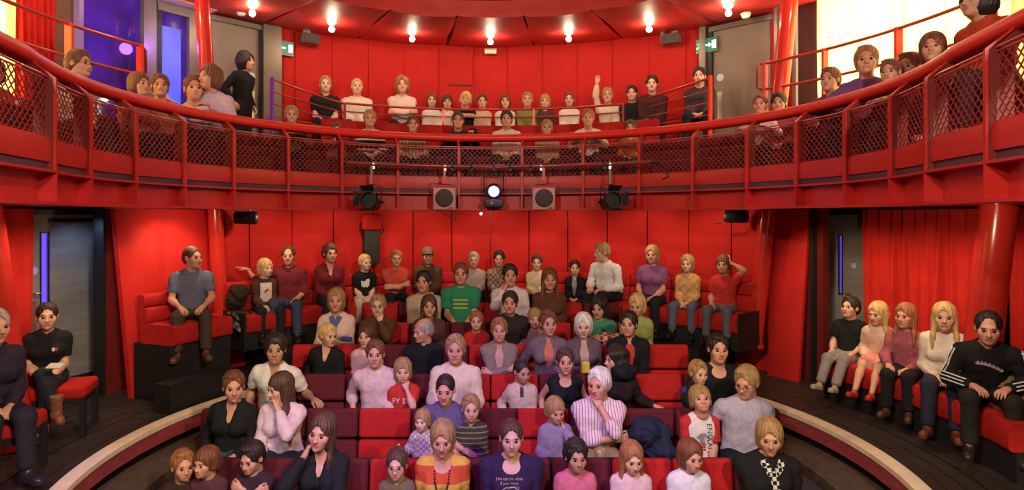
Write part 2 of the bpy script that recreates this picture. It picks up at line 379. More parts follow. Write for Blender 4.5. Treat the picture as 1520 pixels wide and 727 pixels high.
# ---- red columns, leaning out as they rise
def column(name, pa, pb, r, label, collar=False):
    t = empty(name, (pa[0], pa[1], pa[2]), 0, label, 'column'); a = Vector((0, 0, 0)); b = Vector(pb) - Vector(pa)
    m = MB(); m.cone(a, b, r, r, 28); build('column_shaft', m, RED_COL, t, smooth=True, auto=60)
    m = MB(); m.cone(a, a + b.normalized() * 0.05, r * 1.25, r * 1.15, 28); build('column_base', m, RED_COL, t, smooth=True, auto=50)
    return t
def colpt(px, py, Y): p = unp(px, py, Y); return p
Yc = yon(1137, 4.42)
def seg(pxt, pyt, pxb, pyb, Y, z0, z1):
    a = unp(pxt, pyt, Y); b = unp(pxb, pyb, Y); d = (b.x - a.x) / (b.z - a.z)
    return (a.x + d * (z0 - a.z), Y, z0), (a.x + d * (z1 - a.z), Y, z1)
p0, p1 = seg(1172, 0, 1122, 480, Yc, 0.36, 5.0); column('column', p0, p1, 0.105, 'tall slim red column rising from right end of wall bench')
p0, p1 = seg(300, 0, 326, 430, yon(322, 4.42), 0.36, 5.0); column('column', p0, p1, 0.095, 'tall slim red column rising behind the man in blue-grey tee')
p0, p1 = seg(1484, 295, 1462, 480, 5.55, 0.0, 2.14); column('column', p0, p1, 0.14, 'thick glossy red column in front of curtain at far right')
p0, p1 = seg(-24, 310, 0, 480, 5.55, 0.0, 2.14); column('column', p0, p1, 0.14, 'thick glossy red column at the left edge by curtain')

# ================================================================= BALCONY
bal = empty('balcony', (0, CY, 2.1), 0, 'curved red balcony front with mesh infill panels and thick handrail', 'balcony')
def bpart(nm, mb, mat, smooth=False, auto=None, parent=None):
    o = build(nm, mb, mat, parent or bal, smooth=smooth, auto=auto)
    o.matrix_parent_inverse = Matrix.Translation((0, -CY, -2.1)) if parent is None else Matrix.Identity(4); return o
POSTS = [7.8, 22.8, 36.4, 49.3, 62.3, 74.1, 86.2, 98.5, 110.5, 124.0, 138.0]
angs = sorted([-a for a in POSTS] + POSTS); AE = 138.0
ell = [(0.078 * math.copysign(abs(math.cos(2 * math.pi * i / 16)) ** .75, math.cos(2 * math.pi * i / 16)), 0.055 * math.copysign(abs(math.sin(2 * math.pi * i / 16)) ** .75, math.sin(2 * math.pi * i / 16))) for i in range(16)]
path = lambda r, z, n=150, a0=-AE, a1=AE: [pt(r, a0 + (a1 - a0) * i / n, z) for i in range(n + 1)]
bpart('handrail', MB().sweep(path(3.40, 3.145), ell), RED_RAIL, True, 60)
bpart('top_rod', MB().tube(path(3.262, 3.005, 110), 0.0075, 6), pm('pink_rod_steel', (0.62, 0.2, 0.17), 0.3, 0.5), True)
bpart('balcony_slab', MB().arc(3.36, 5.42, -AE, AE, 2.17, 2.34, 100, pt), RED_DARK)
sof = MB(); sof.arc(3.36, 5.40, -AE, AE, 2.145, 2.168, 100, pt); bpart('soffit_sheet', sof, pm('glossy_red_soffit', (0.42, 0.03, 0.022), 0.2, noise=0.05))
bpart('bottom_flange', MB().arc(3.20, 3.37, -AE, AE, 2.125, 2.146, 110, pt), RED_STEEL)
bpart('middle_flange', MB().arc(3.205, 3.33, -AE, AE, 2.345, 2.362, 110, pt), RED_STEEL)
bpart('dark_band', MB().arc(3.262, 3.33, -AE, AE, 2.362, 2.42, 110, pt), DARK_BAND)
for i in range(len(angs) - 1):
    a0, a1 = angs[i], angs[i + 1]; g = 0.22; n = max(4, int((a1 - a0) / 2))
    bpart('fascia_panel', MB().prof([(3.245, 2.420), (3.235, 2.50), (3.245, 2.58), (3.262, 2.58), (3.262, 2.42)], a0 + g, a1 - g, n, pt), RED_STEEL, True, 40)
    bpart('web_panel', MB().arc(3.315, 3.33, a0 + g, a1 - g, 2.147, 2.344, n, pt), RED_STEEL)
    # expanded metal infill
    mb = MB(); L = R(a1 - a0) * 3.27 - 0.05; hc = 0.0325; ch = 0.0335; nu = max(2, int(L / hc)); z0 = 2.602; nz = int(0.372 / ch)
    for j in range(nz + 1):
        pts = []
        for k in range(nu + 1):
            zz = z0 + j * ch + (ch / 2 if (k + j) % 2 else -ch / 2) * 0.86
            aa = a0 + 0.45 + (a1 - a0 - 0.9) * k / nu
            pts.append(pt(3.268, aa, zz))
        mb.sweep(pts, [(-0.003, -0.0042), (0.003, -0.0042), (0.003, 0.0042), (-0.003, 0.0042)], up=(0, 0, 1), cap=False)
    o = bpart('mesh_panel', mb, RED_MESH); o['kind'] = 'stuff'
    for zf_ in (2.583, 2.978): bpart('mesh_frame', MB().arc(3.262, 3.274, a0 + 0.3, a1 - 0.3, zf_, zf_ + .009, n, pt), RED_STEEL)
for a in angs:
    def plate(prof, th=0.011):
        t = pt(3.3, a); c = pt(3.4, a); rd = (c - t).normalized(); tg = Vector((rd.y, -rd.x, 0)); vs = []
        for sgn in (-1, 1): vs += [pt(r, a, z) + tg * th * sgn for r, z in prof]
        m = len(prof); fs = [tuple(range(m)), tuple(reversed(range(m, 2 * m)))] + [(i, m + i, m + (i + 1) % m, (i + 1) % m) for i in range(m)]
        return MB().add(vs, fs)
    bpart('post', plate([(3.222, 2.36), (3.222, 2.99), (3.352, 3.105), (3.44, 3.105), (3.345, 2.98), (3.345, 2.36)], .008), RED_DARK)  # darker than its flange: shade on the plate put into the colour
    bpart('post_flange', plate([(3.208, 2.36), (3.208, 3.0), (3.348, 3.118), (3.356, 3.108), (3.224, 2.992), (3.224, 2.36)], .019), RED_STEEL)
    bpart('rib_plate', plate([(3.205, 2.147), (3.205, 2.345), (3.33, 2.345), (3.33, 2.147)], 0.009), RED_STEEL)
    bo = MB()
    for z in (2.19, 2.30):
        q = pt(3.31, a, z); t = pt(3.4, a, z); rd = (t - q).normalized(); tg = Vector((rd.y, -rd.x, 0)) * (-1 if a > 0 else 1)
        bo.cone(q + tg * 0.035, q + tg * 0.035 - rd * 0.012, 0.008, 0.008, 6)
    bpart('bolts', bo, RED_DARK)

# ---- balcony floor tiers
struct(build('floor_balcony', MB().arc(3.34, 4.45, -AE, AE, 2.341, 2.36, 90, pt), BLACK))
struct(build('floor_balcony_tier', MB().arc(4.35, 5.42, -55, 55, 2.36, 2.93, 60), RED_DARK))
struct(build('floor_balcony_side', MB().arc(4.35, 5.42, 55, 125, 2.36, 2.75, 30), RED_DARK))
struct(build('floor_balcony_side', MB().arc(4.35, 5.42, -125, -55, 2.36, 2.75, 30), RED_DARK))

# ---- upper back wall panels
wu = struct(build('wall_back_upper', MB().arc(5.42, 5.5, -37.5, 37.5, 2.9, 5.05, 40), RED_WALL))
ST = 6.35
ed = [-37.3] + [(k + .5) * ST for k in range(-6, 6)] + [37.3]
ed = [e for e in ed if abs(e) <= 37.3]
for a0, a1 in zip(ed[:-1], ed[1:]):
    if a1 - a0 > 0.6: padded(a0 + 0.05, a1 - 0.05, 5.40, 5.40, 2.93, 4.99, 0.02, wu, bulge=0.006)
# small access hatch in the upper wall
m_ = MB(); hp = 0.012
for (aa0, aa1, zz0, zz1) in ((-7.7, -3.2, 4.30, 4.312), (-3.3, -3.15, 3.6, 4.312)): m_.arc(5.345, 5.37, aa0, aa1, zz0, zz1, 2)
struct(build('trim_3', m_, RED_DARK))

# ---- upper doors (taupe leaves in grey frames)
def upper_door(nm, a0, a1, jamb_a, side):
    d = struct(empty(nm, cpt(5.4, (a0 + a1) / 2, 2.75), 0))
    def P(n_, mb, mat, sm=False):
        o = build(n_, mb, mat, d, smooth=sm); o.matrix_parent_inverse = Matrix.Translation(-Vector(d.location)); return o
    P('door_leaf', MB().arc(5.36, 5.40, a0, a1, 2.76, 4.86, 1), GREY_UP)
    P('door_head', MB().arc(5.30, 5.40, a0 - .6, a1 + .6, 4.86, 4.93, 1), GREY_FRAME)
    P('door_frame', MB().arc(5.26, 5.42, jamb_a[0], jamb_a[1], 2.76, 4.95, 1), GREY_FRAME)
    P('door_frame', MB().arc(5.31, 5.42, jamb_a[2], jamb_a[3], 2.76, 4.95, 1), BLACK_MET)
    c = cpt(5.355, a0 + (a1 - a0) * (0.13 if side > 0 else 0.85), 4.15); rd = (cpt(5, (a0 + a1) / 2) - cpt(5.4, (a0 + a1) / 2)).normalized()
    mb = MB(); mb.cone(c, c + rd * 0.008, 0.055, 0.055, 18); P('push_sign', mb, pm('pale_round_sign', (0.55, 0.6, 0.75), 0.4))
    c = cpt(5.352, a0 + (a1 - a0) * (0.13 if side > 0 else 0.85), 3.72); mb = MB(); mb.box(c, (0.08, 0.02, 0.42), Matrix.Rotation(R(-(a0 + a1) / 2), 3, 'Z')); P('push_plate', mb, SILVER)
    return d
upper_door('door_3', -49.0, -41.0, (-40.6, -37.6, -41.1, -40.7), -1)
upper_door('door_4', 39.6, 48.5, (37.6, 38.6, 38.7, 39.5), 1)
# small wall strip between right door and side bay
struct(build('wall_right_upper', MB().arc(5.40, 5.5, 48.6, 52.6, 2.7, 5.05, 3), RED_WALL))

# ---- upper left glazing (control room) and brown wall
GL = pm('control_room_glass', (0.02, 0.012, 0.06), 0.04, emit=(0.11, 0.02, 0.55), estr=0.30, enoise=1.6)
GB = pm('blue_lit_blind', (0.1, 0.14, 0.7), 0.5, emit=(0.08, 0.13, 1.0), estr=0.6, enoise=1.1)
def win(nm, a0, a1, z0, z1, glass, fr):
    d = struct(empty(nm, cpt(5.4, (a0 + a1) / 2, z0), 0))
    def P(n_, mb, mat):
        o = build(n_, mb, mat, d); o.matrix_parent_inverse = Matrix.Translation(-Vector(d.location)); return o
    P('pane', MB().arc(5.37, 5.385, a0, a1, z0, z1, 1), glass)
    for q in fr: P('window_frame', MB().arc(5.28, 5.42, q[0], q[1], z0, z1 + 0.05, 1), q[2])
    return P
P_ = win('window_1', -67.4, -58.9, 2.75, 5.0, GL, [(-67.9, -67.3, pm('violet_lit_mullion', (0.3, 0.22, 0.5), 0.3, 0.4)), (-59.0, -57.2, GREY_FRAME)])
P2_ = win('window_2', -57.0, -52.3, 2.75, 4.80, GL, [(-52.3, -50.2, GREY_FRAME), (-57.2, -56.4, BLACK_MET)])
P2_('lit_blind', MB().arc(5.355, 5.366, -56.0, -53.2, 2.9, 4.62, 1), GB)
P2_('window_head', MB().arc(5.28, 5.42, -57.0, -50.2, 4.80, 4.92, 3), GREY_FRAME)
struct(build('trim_4', MB().arc(5.1, 5.4, -70, -49, 4.93, 5.02, 10), pm('cream_bulkhead', (0.62, 0.42, 0.30), 0.5)))
struct(build('wall_left_upper', MB().arc(5.38, 5.45, -71, -67.9, 2.7, 5.05, 3), pm('brown_wall', (0.16, 0.065, 0.04), 0.6, noise=0.1)))
struct(build('wall_left_upper', MB().arc(5.38, 5.45, -50.2, -49, 2.7, 5.05, 3), RED_WALL))
BACKLIT = pm('daylit_window', (1, 1, 1), 0.5, emit=(1.0, 0.95, 0.82), estr=9)
def lit_window(nm, a0, a1, z0=2.9, z1=4.98):
    d = struct(empty(nm, cpt(5.4, (a0 + a1) / 2, z0), 0))
    o = build('pane', MB().arc(5.395, 5.41, a0, a1, z0, z1, 6), BACKLIT, d); o.matrix_parent_inverse = Matrix.Translation(-Vector(d.location)); return d
lit_window('window_3', 56.0, 81, 3.0); lit_window('window_4', -96, -76.5)
def voile(nm, col):
    m = bpy.data.materials.new(nm); m.use_nodes = True; nt = m.node_tree; nt.nodes.clear()
    out = nt.nodes.new('ShaderNodeOutputMaterial'); mix = nt.nodes.new('ShaderNodeMixShader'); a = nt.nodes.new('ShaderNodeBsdfTranslucent'); d = nt.nodes.new('ShaderNodeBsdfDiffuse')
    n = nt.nodes.new('ShaderNodeTexNoise'); n.inputs['Scale'].default_value = 3; hs = nt.nodes.new('ShaderNodeHueSaturation')
    hs.inputs['Color'].default_value = (*col, 1); mr = nt.nodes.new('ShaderNodeMapRange'); mr.inputs[3].default_value = 0.9; mr.inputs[4].default_value = 1.1
    nt.links.new(n.outputs[0], mr.inputs[0]); nt.links.new(mr.outputs[0], hs.inputs['Value'])
    for q in (a, d): nt.links.new(hs.outputs[0], q.inputs['Color'])
    mix.inputs[0].default_value = 0.3; nt.links.new(a.outputs[0], mix.inputs[1]); nt.links.new(d.outputs[0], mix.inputs[2]); nt.links.new(mix.outputs[0], out.inputs[0]); MATS[nm] = m; return m
YV = voile('yellow_voile', (0.96, 0.86, 0.50))
drape('curtain', 5.24, ang_at(1213, 5.24), 86, 2.76, 5.0, 16, 0.028, YV, 'bright yellow backlit curtain on the upper right balcony side', 3)
drape('curtain', 5.24, -96, ang_at(27, 5.24), 2.76, 5.0, 10, 0.028, YV, 'yellow backlit curtain at the upper left edge', 4)
drape('curtain', 5.18, ang_at(24, 5.18), ang_at(82, 5.18), 2.76, 5.0, 6, 0.035, RED_DRAPE, 'red curtain on upper left beside yellow one', 6)
# perforated steel screen by the right door
sc_ = empty('mesh_screen', cpt(5.25, 51.3, 2.75), 0, 'upright grey framed mesh screen left of the bright yellow curtain', 'screen')
def inv(o, p): o.matrix_parent_inverse = Matrix.Translation(-Vector(p.location)); return o
m_ = MB()
for j in range(34):
    pts = [cpt(5.2, 50.6 + 2.4 * k / 8, 2.80 + j * 0.064 + (0.027 if (k + j) % 2 else -0.027)) for k in range(9)]
    m_.sweep(pts, [(-.003, -.005), (.003, -.005), (.003, .005), (-.003, .005)], up=(0, 0, 1), cap=False)
q = inv(build('mesh_infill', m_, RED_MESH, sc_), sc_); q['kind'] = 'stuff'
for aa in (50.2, 53.1): inv(build('screen_upright', MB().arc(5.17, 5.23, aa, aa + .5, 2.75, 4.95, 1), GREY_FRAME, sc_), sc_)
inv(build('screen_rail', MB().arc(5.17, 5.23, 50.2, 53.6, 4.93, 4.97, 1), GREY_FRAME, sc_), sc_)

# ---- ceiling
ce = struct(build('ceiling', MB().arc(3.3, 5.6, -125, 125, 5.08, 5.14, 60), RED_CEIL))
def ceil_panel(a0, a1):
    na, nr = 14, 12; vs = []; fs = []
    for side in (0, 1):
        for j in range(nr + 1):
            v = j / nr; r = 3.36 + (5.42 - 3.36) * v; zc = 4.85 + 0.14 * v
            for i in range(na + 1):
                u = i / na; sag = (1 - (2 * u - 1) ** 2) ** 0.6 * (0.045 + 0.02 * math.sin(3 * v + a0)) * (0.4 + 0.6 * math.sin(math.pi * min(v * 1.1, 1)))
                ed_ = 0.6 * math.sin(v * 5 + a0) * (v * (1 - v) * 4) * 0.5
                vs.append(cpt(r, a0 + (a1 - a0) * u + ed_, zc - sag + side * 0.05 + 0.0025 * math.sin(40 * v + 9 * u)))
    N = (nr + 1) * (na + 1); w_ = na + 1
    for j in range(nr):
        for i in range(na): q = j * w_ + i; fs.append((q, q + 1, q + w_ + 1, q + w_)); fs.append((N + q, N + q + w_, N + q + w_ + 1, N + q + 1))
    for j in range(nr): fs.append((j * w_, (j + 1) * w_, N + (j + 1) * w_, N + j * w_)); fs.append((j * w_ + na, N + j * w_ + na, N + (j + 1) * w_ + na, (j + 1) * w_ + na))
    for i in range(na): fs.append((i, N + i, N + i + 1, i + 1)); q = nr * w_ + i; fs.append((q, q + 1, N + q + 1, N + q))
    return build('ceiling_panel', MB().add(vs, fs), RED_CEIL, ce, smooth=True, auto=60)
for k in range(-7, 8): ceil_panel(k * 16 - 8 + 0.18, k * 16 + 8 - 0.18)
# ruched drum above the ring
vs = []; fs = []; n = 160; m = 8
for j in range(m + 1):
    v = j / m
    for i in range(n + 1):
        a = -120 + 240 * i / n; vs.append(cpt(3.36 - 0.12 * v + 0.012 * math.sin(i * 1.1) * v + 0.05 * math.sin(math.pi * v), a, 4.86 + 0.75 * v))
for j in range(m):
    for i in range(n): q = j * (n + 1) + i; fs.append((q, q + 1, q + n + 2, q + n + 1))
struct(build('ceiling_drum', MB().add(vs, fs), RED_CEIL, smooth=True))
struct(build('ceiling_upper', MB().arc(0.01, 3.4, -179, 179, 5.6, 5.66, 60), RED_DARK))
struct(build('trim_5', MB().tube([cpt(5.40, -48 + 92 * i / 60, 4.985) for i in range(61)], 0.008, 6), BLACK_MET))
# ================================================================= PEOPLE: implicit surfaces turned into meshes
def V3(*a): return np.array(a, dtype=np.float32)
class Field:
    def __init__(s, lo, hi, h):
        s.lo = np.array(lo, np.float32) - 2 * h; s.h = h
        s.n = np.ceil((np.array(hi) + 2 * h - s.lo) / h).astype(int) + 1
        s.f = np.full(s.n, 0.5, np.float32)
        s.ax = [s.lo[i] + h * np.arange(s.n[i], dtype=np.float32) for i in range(3)]
    def _sl(s, lo, hi, pad):
        i0 = np.clip(np.floor((np.array(lo) - pad - s.lo) / s.h).astype(int), 0, s.n); i1 = np.clip(np.ceil((np.array(hi) + pad - s.lo) / s.h).astype(int) + 1, 0, s.n)
        sl = tuple(slice(a, b) for a, b in zip(i0, i1))
        g = (s.ax[0][sl[0]][:, None, None], s.ax[1][sl[1]][None, :, None], s.ax[2][sl[2]][None, None, :]); return sl, g
    def _put(s, sl, d, k, sub):
        a = s.f[sl]
        if a.size == 0: return
        if sub:
            d = -d
            if k > 0: h = np.maximum(k - np.abs(a - d), 0) / k; s.f[sl] = np.maximum(a, d) + h * h * k * 0.25
            else: s.f[sl] = np.maximum(a, d)
        else:
            if k > 0: h = np.maximum(k - np.abs(a - d), 0) / k; s.f[sl] = np.minimum(a, d) - h * h * k * 0.25
            else: s.f[sl] = np.minimum(a, d)
    def cone(s, a, b, ra, rb, k=0.03, sub=False, sq=None, cuts=()):
        """tapered capsule; sq = (unit axis, factor) flattens the section along an axis; cuts = (point, normal) half-spaces removed"""
        a = np.array(a, np.float32); b = np.array(b, np.float32); rm = max(ra, rb)
        sl, (X, Y, Z) = s._sl(np.minimum(a, b) - rm, np.maximum(a, b) + rm, k + 2 * s.h)
        px, py, pz = X - a[0], Y - a[1], Z - a[2]; d = b - a
        if sq is not None:
            n, q = np.array(sq[0], np.float32), sq[1] - 1
            t = (px * n[0] + py * n[1] + pz * n[2]) * q; px, py, pz = px + t * n[0], py + t * n[1], pz + t * n[2]; d = d + n * float(d @ n) * q
        L = float(d @ d) + 1e-9; t = np.clip((px * d[0] + py * d[1] + pz * d[2]) / L, 0, 1)
        D = np.sqrt((px - t * d[0]) ** 2 + (py - t * d[1]) ** 2 + (pz - t * d[2]) ** 2) - (ra + (rb - ra) * t)
        for c, n in cuts:
            n = np.array(n, np.float32); n = n / (np.linalg.norm(n) + 1e-9); D = np.maximum(D, (X - c[0]) * n[0] + (Y - c[1]) * n[1] + (Z - c[2]) * n[2])
        s._put(sl, D, k, sub)
    def ell(s, c, r, k=0.02, sub=False, cuts=(), R_=None):
        c = np.array(c, np.float32); r = np.array(r, np.float32); rm = float(r.max())
        sl, (X, Y, Z) = s._sl(c - rm, c + rm, k + 2 * s.h); x, y, z = X - c[0], Y - c[1], Z - c[2]
        if R_ is not None: x, y, z = (R_[0][0] * x + R_[1][0] * y + R_[2][0] * z, R_[0][1] * x + R_[1][1] * y + R_[2][1] * z, R_[0][2] * x + R_[1][2] * y + R_[2][2] * z)
        q = np.sqrt((x / r[0]) ** 2 + (y / r[1]) ** 2 + (z / r[2]) ** 2); g = np.sqrt((x / r[0] ** 2) ** 2 + (y / r[1] ** 2) ** 2 + (z / r[2] ** 2) ** 2) + 1e-6
        D = q * (q - 1) / g
        for cc, n in cuts:
            n = np.array(n, np.float32); n = n / np.linalg.norm(n); D = np.maximum(D, (X - cc[0]) * n[0] + (Y - cc[1]) * n[1] + (Z - cc[2]) * n[2])
        s._put(sl, D, k, sub)
    def wrinkle(s, amp, fr, seed=0.0):
        X, Y, Z = s.ax[0][:, None, None], s.ax[1][None, :, None], s.ax[2][None, None, :]
        s.f = s.f - amp * (0.8 + np.sin(fr * (X + 0.6 * Z) + seed + 2.1 * np.sin(fr * .4 * Y + seed)) * np.sin(fr * 0.8 * (Z - 0.5 * X) + 1.7 * seed + 1.5 * np.sin(fr * .5 * X)))
    def mesh(s):
        f = s.f; n = f.shape; ins = f < 0
        if not ins.any(): return np.zeros((0, 3), np.float32), np.zeros((0, 4), int)
        c = [ins[i:n[0] - 1 + i, j:n[1] - 1 + j, k:n[2] - 1 + k] for i in (0, 1) for j in (0, 1) for k in (0, 1)]
        sm = np.zeros(c[0].shape, np.int8)
        for q in c: sm += q
        act = (sm > 0) & (sm < 8); idx = -np.ones(act.shape, np.int64); I = np.argwhere(act); idx[act] = np.arange(len(I))
        P = np.zeros((len(I), 3), np.float32); cnt = np.zeros(len(I), np.float32)
        cv = {(i, j, k): f[I[:, 0] + i, I[:, 1] + j, I[:, 2] + k] for i in (0, 1) for j in (0, 1) for k in (0, 1)}
        for a, va in cv.items():
            for ax in range(3):
                if a[ax]: continue
                b = list(a); b[ax] = 1; vb = cv[tuple(b)]; cr = (va < 0) != (vb < 0); t = np.where(cr, va / np.where(cr, va - vb, 1), 0)
                for e in range(3): P[:, e] += np.where(cr, (a[e] + (t if e == ax else 0)), 0)
                cnt += cr
        P = s.lo + (I + P / cnt[:, None]) * s.h; Q = []
        for ax in range(3):
            o = [1, 2] if ax == 0 else ([2, 0] if ax == 1 else [0, 1])
            lo = [slice(None)] * 3; hi = [slice(None)] * 3; lo[ax] = slice(0, n[ax] - 1); hi[ax] = slice(1, n[ax])
            A = ins[tuple(lo)]; B = ins[tuple(hi)]; E = np.argwhere(A != B)
            E = E[(E[:, o[0]] > 0) & (E[:, o[1]] > 0) & (E[:, o[0]] < n[o[0]] - 1) & (E[:, o[1]] < n[o[1]] - 1)]
            if len(E) == 0: continue
            def g(d0, d1): q = E.copy(); q[:, o[0]] -= d0; q[:, o[1]] -= d1; return idx[q[:, 0], q[:, 1], q[:, 2]]
            q = np.stack([g(1, 1), g(0, 1), g(0, 0), g(1, 0)], 1); fl_ = A[E[:, 0], E[:, 1], E[:, 2]]
            q[~fl_] = q[~fl_][:, ::-1]; Q.append(q)
        return P.astype(np.float32), np.concatenate(Q)
def np_mesh(name, V, Fq, mats=None, midx=None, smooth=True):
    me = bpy.data.meshes.new(name); nv, nf = len(V), len(Fq)
    me.vertices.add(nv); me.vertices.foreach_set('co', np.ascontiguousarray(V, np.float32).ravel())
    me.loops.add(nf * 4); me.loops.foreach_set('vertex_index', np.ascontiguousarray(Fq, np.int32).ravel())
    me.polygons.add(nf); me.polygons.foreach_set('loop_start', np.arange(0, nf * 4, 4, dtype=np.int32))
    me.polygons.foreach_set('use_smooth', np.full(nf, smooth, bool))
    if midx is not None: me.polygons.foreach_set('material_index', np.ascontiguousarray(midx, np.int32))
    me.update(calc_edges=True); return me

# ---- templates: head, hands, hair, shoes
def head_template(h, fem=False, kid=False):
    F_ = Field((-.11, -.13, -.2), (.11, .15, .15), h); jw = .032 if fem else .040; jw = .03 if kid else jw; jz = -.080 if not kid else -.070
    F_.ell((0, -.018, .036), (.077, .096, .090), 0)
    F_.ell((0, .022, -.028), (.062, .072, .082), .03)
    F_.ell((0, .048, jz), (jw, .040, .030), .035)
    F_.cone((-.03, .082, .024), (.03, .082, .024), .010, .010, .02)
    F_.cone((-.045, .062, -.022), (-.040, .060, -.03), .018, .018, .03); F_.cone((.045, .062, -.022), (.040, .060, -.03), .018, .018, .03)
    for s in (-1, 1): F_.ell((s * .031, .104, .003), (.016, .017, .0095), .010, sub=True)
    nl = .112 if not kid else .106
    F_.cone((0, .092, .006), (0, nl, -.028), .007, .0115, .012); F_.ell((.011, .098, -.032), (.009, .010, .008), .008); F_.ell((-.011, .098, -.032), (.009, .010, .008), .008)
    F_.cone((-.018, .088, -.058), (.018, .088, -.058), .0075, .0075, .008); F_.cone((-.014, .087, -.068), (.014, .087, -.068), .0075, .0075, .008)
    F_.ell((0, .080, jz - .012), (.016, .014, .012), .02)
    for s in (-1, 1):
        F_.ell((s * .079, -.006, -.002), (.010, .020, .031), .010); F_.ell((s * .088, .004, -.002), (.006, .009, .014), .006, sub=True)
    F_.cone((0, -.022, -.05), (0, -.028, -.115), .052 if not fem else .045, .054 if not fem else .046, .03)
    V, Q = F_.mesh(); c = V[Q].mean(1)
    lip = (np.abs(c[:, 0]) < .023) & (c[:, 2] > -.0725) & (c[:, 2] < -.0530) & (c[:, 1] > .086)
    return V, Q, lip.astype(np.int32)
HEADS = {(lod, k): head_template(h, k == 'f', k == 'k') for lod, h in ((0, .0072), (1, .0105)) for k in 'mfk'}
def hand_template(h, curl, spread=0.10):
    F_ = Field((-.09, -.05, -.10), (.07, .22, .05), h)
    F_.cone((0, -.03, 0), (0, .02, 0), .024, .028, .0, sq=((0, 0, 1), 1.25))
    for x0, x1 in ((-.013, -.028), (-.004, -.0095), (.006, .0095), (.014, .027)): F_.cone((x0, .015, 0), (x1, .078, 0), .017, .0135, .02, sq=((0, 0, 1), 1.15))
    for x, ln, sp in ((-.029, .070, -1.0), (-.010, .080, -.3), (.0095, .074, .35), (.0275, .058, 1.1)):
        p = np.array((x, .080, .0)); a = 0.0
        for sg, (fr, cu) in enumerate(zip((.44, .32, .26), curl)):
            a += R(cu); d = np.array((math.sin(sp * spread) * math.cos(a), math.cos(a), -math.sin(a))); q = p + d * ln * fr
            F_.cone(p, q, (.0098, .0088, .0080)[sg], (.0088, .0080, .0068)[sg], .004); p = q
    F_.cone((-.016, .018, -.004), (-.045, .050, -.014), .017, .0115, .012); F_.cone((-.045, .050, -.014), (-.052, .082, -.024), .0112, .0095, .004); F_.cone((-.052, .082, -.024), (-.049, .103, -.036), .0095, .0078, .003)
    return F_.mesh()
HANDS = {(lod, k): hand_template(h, c, s_) for lod, h in ((0, .0056), (1, .0075)) for k, c, s_ in (('rest', (18, 28, 20), .10), ('fist', (62, 82, 55), .04), ('flat', (6, 10, 6), .16), ('grip', (40, 50, 35), .05))}
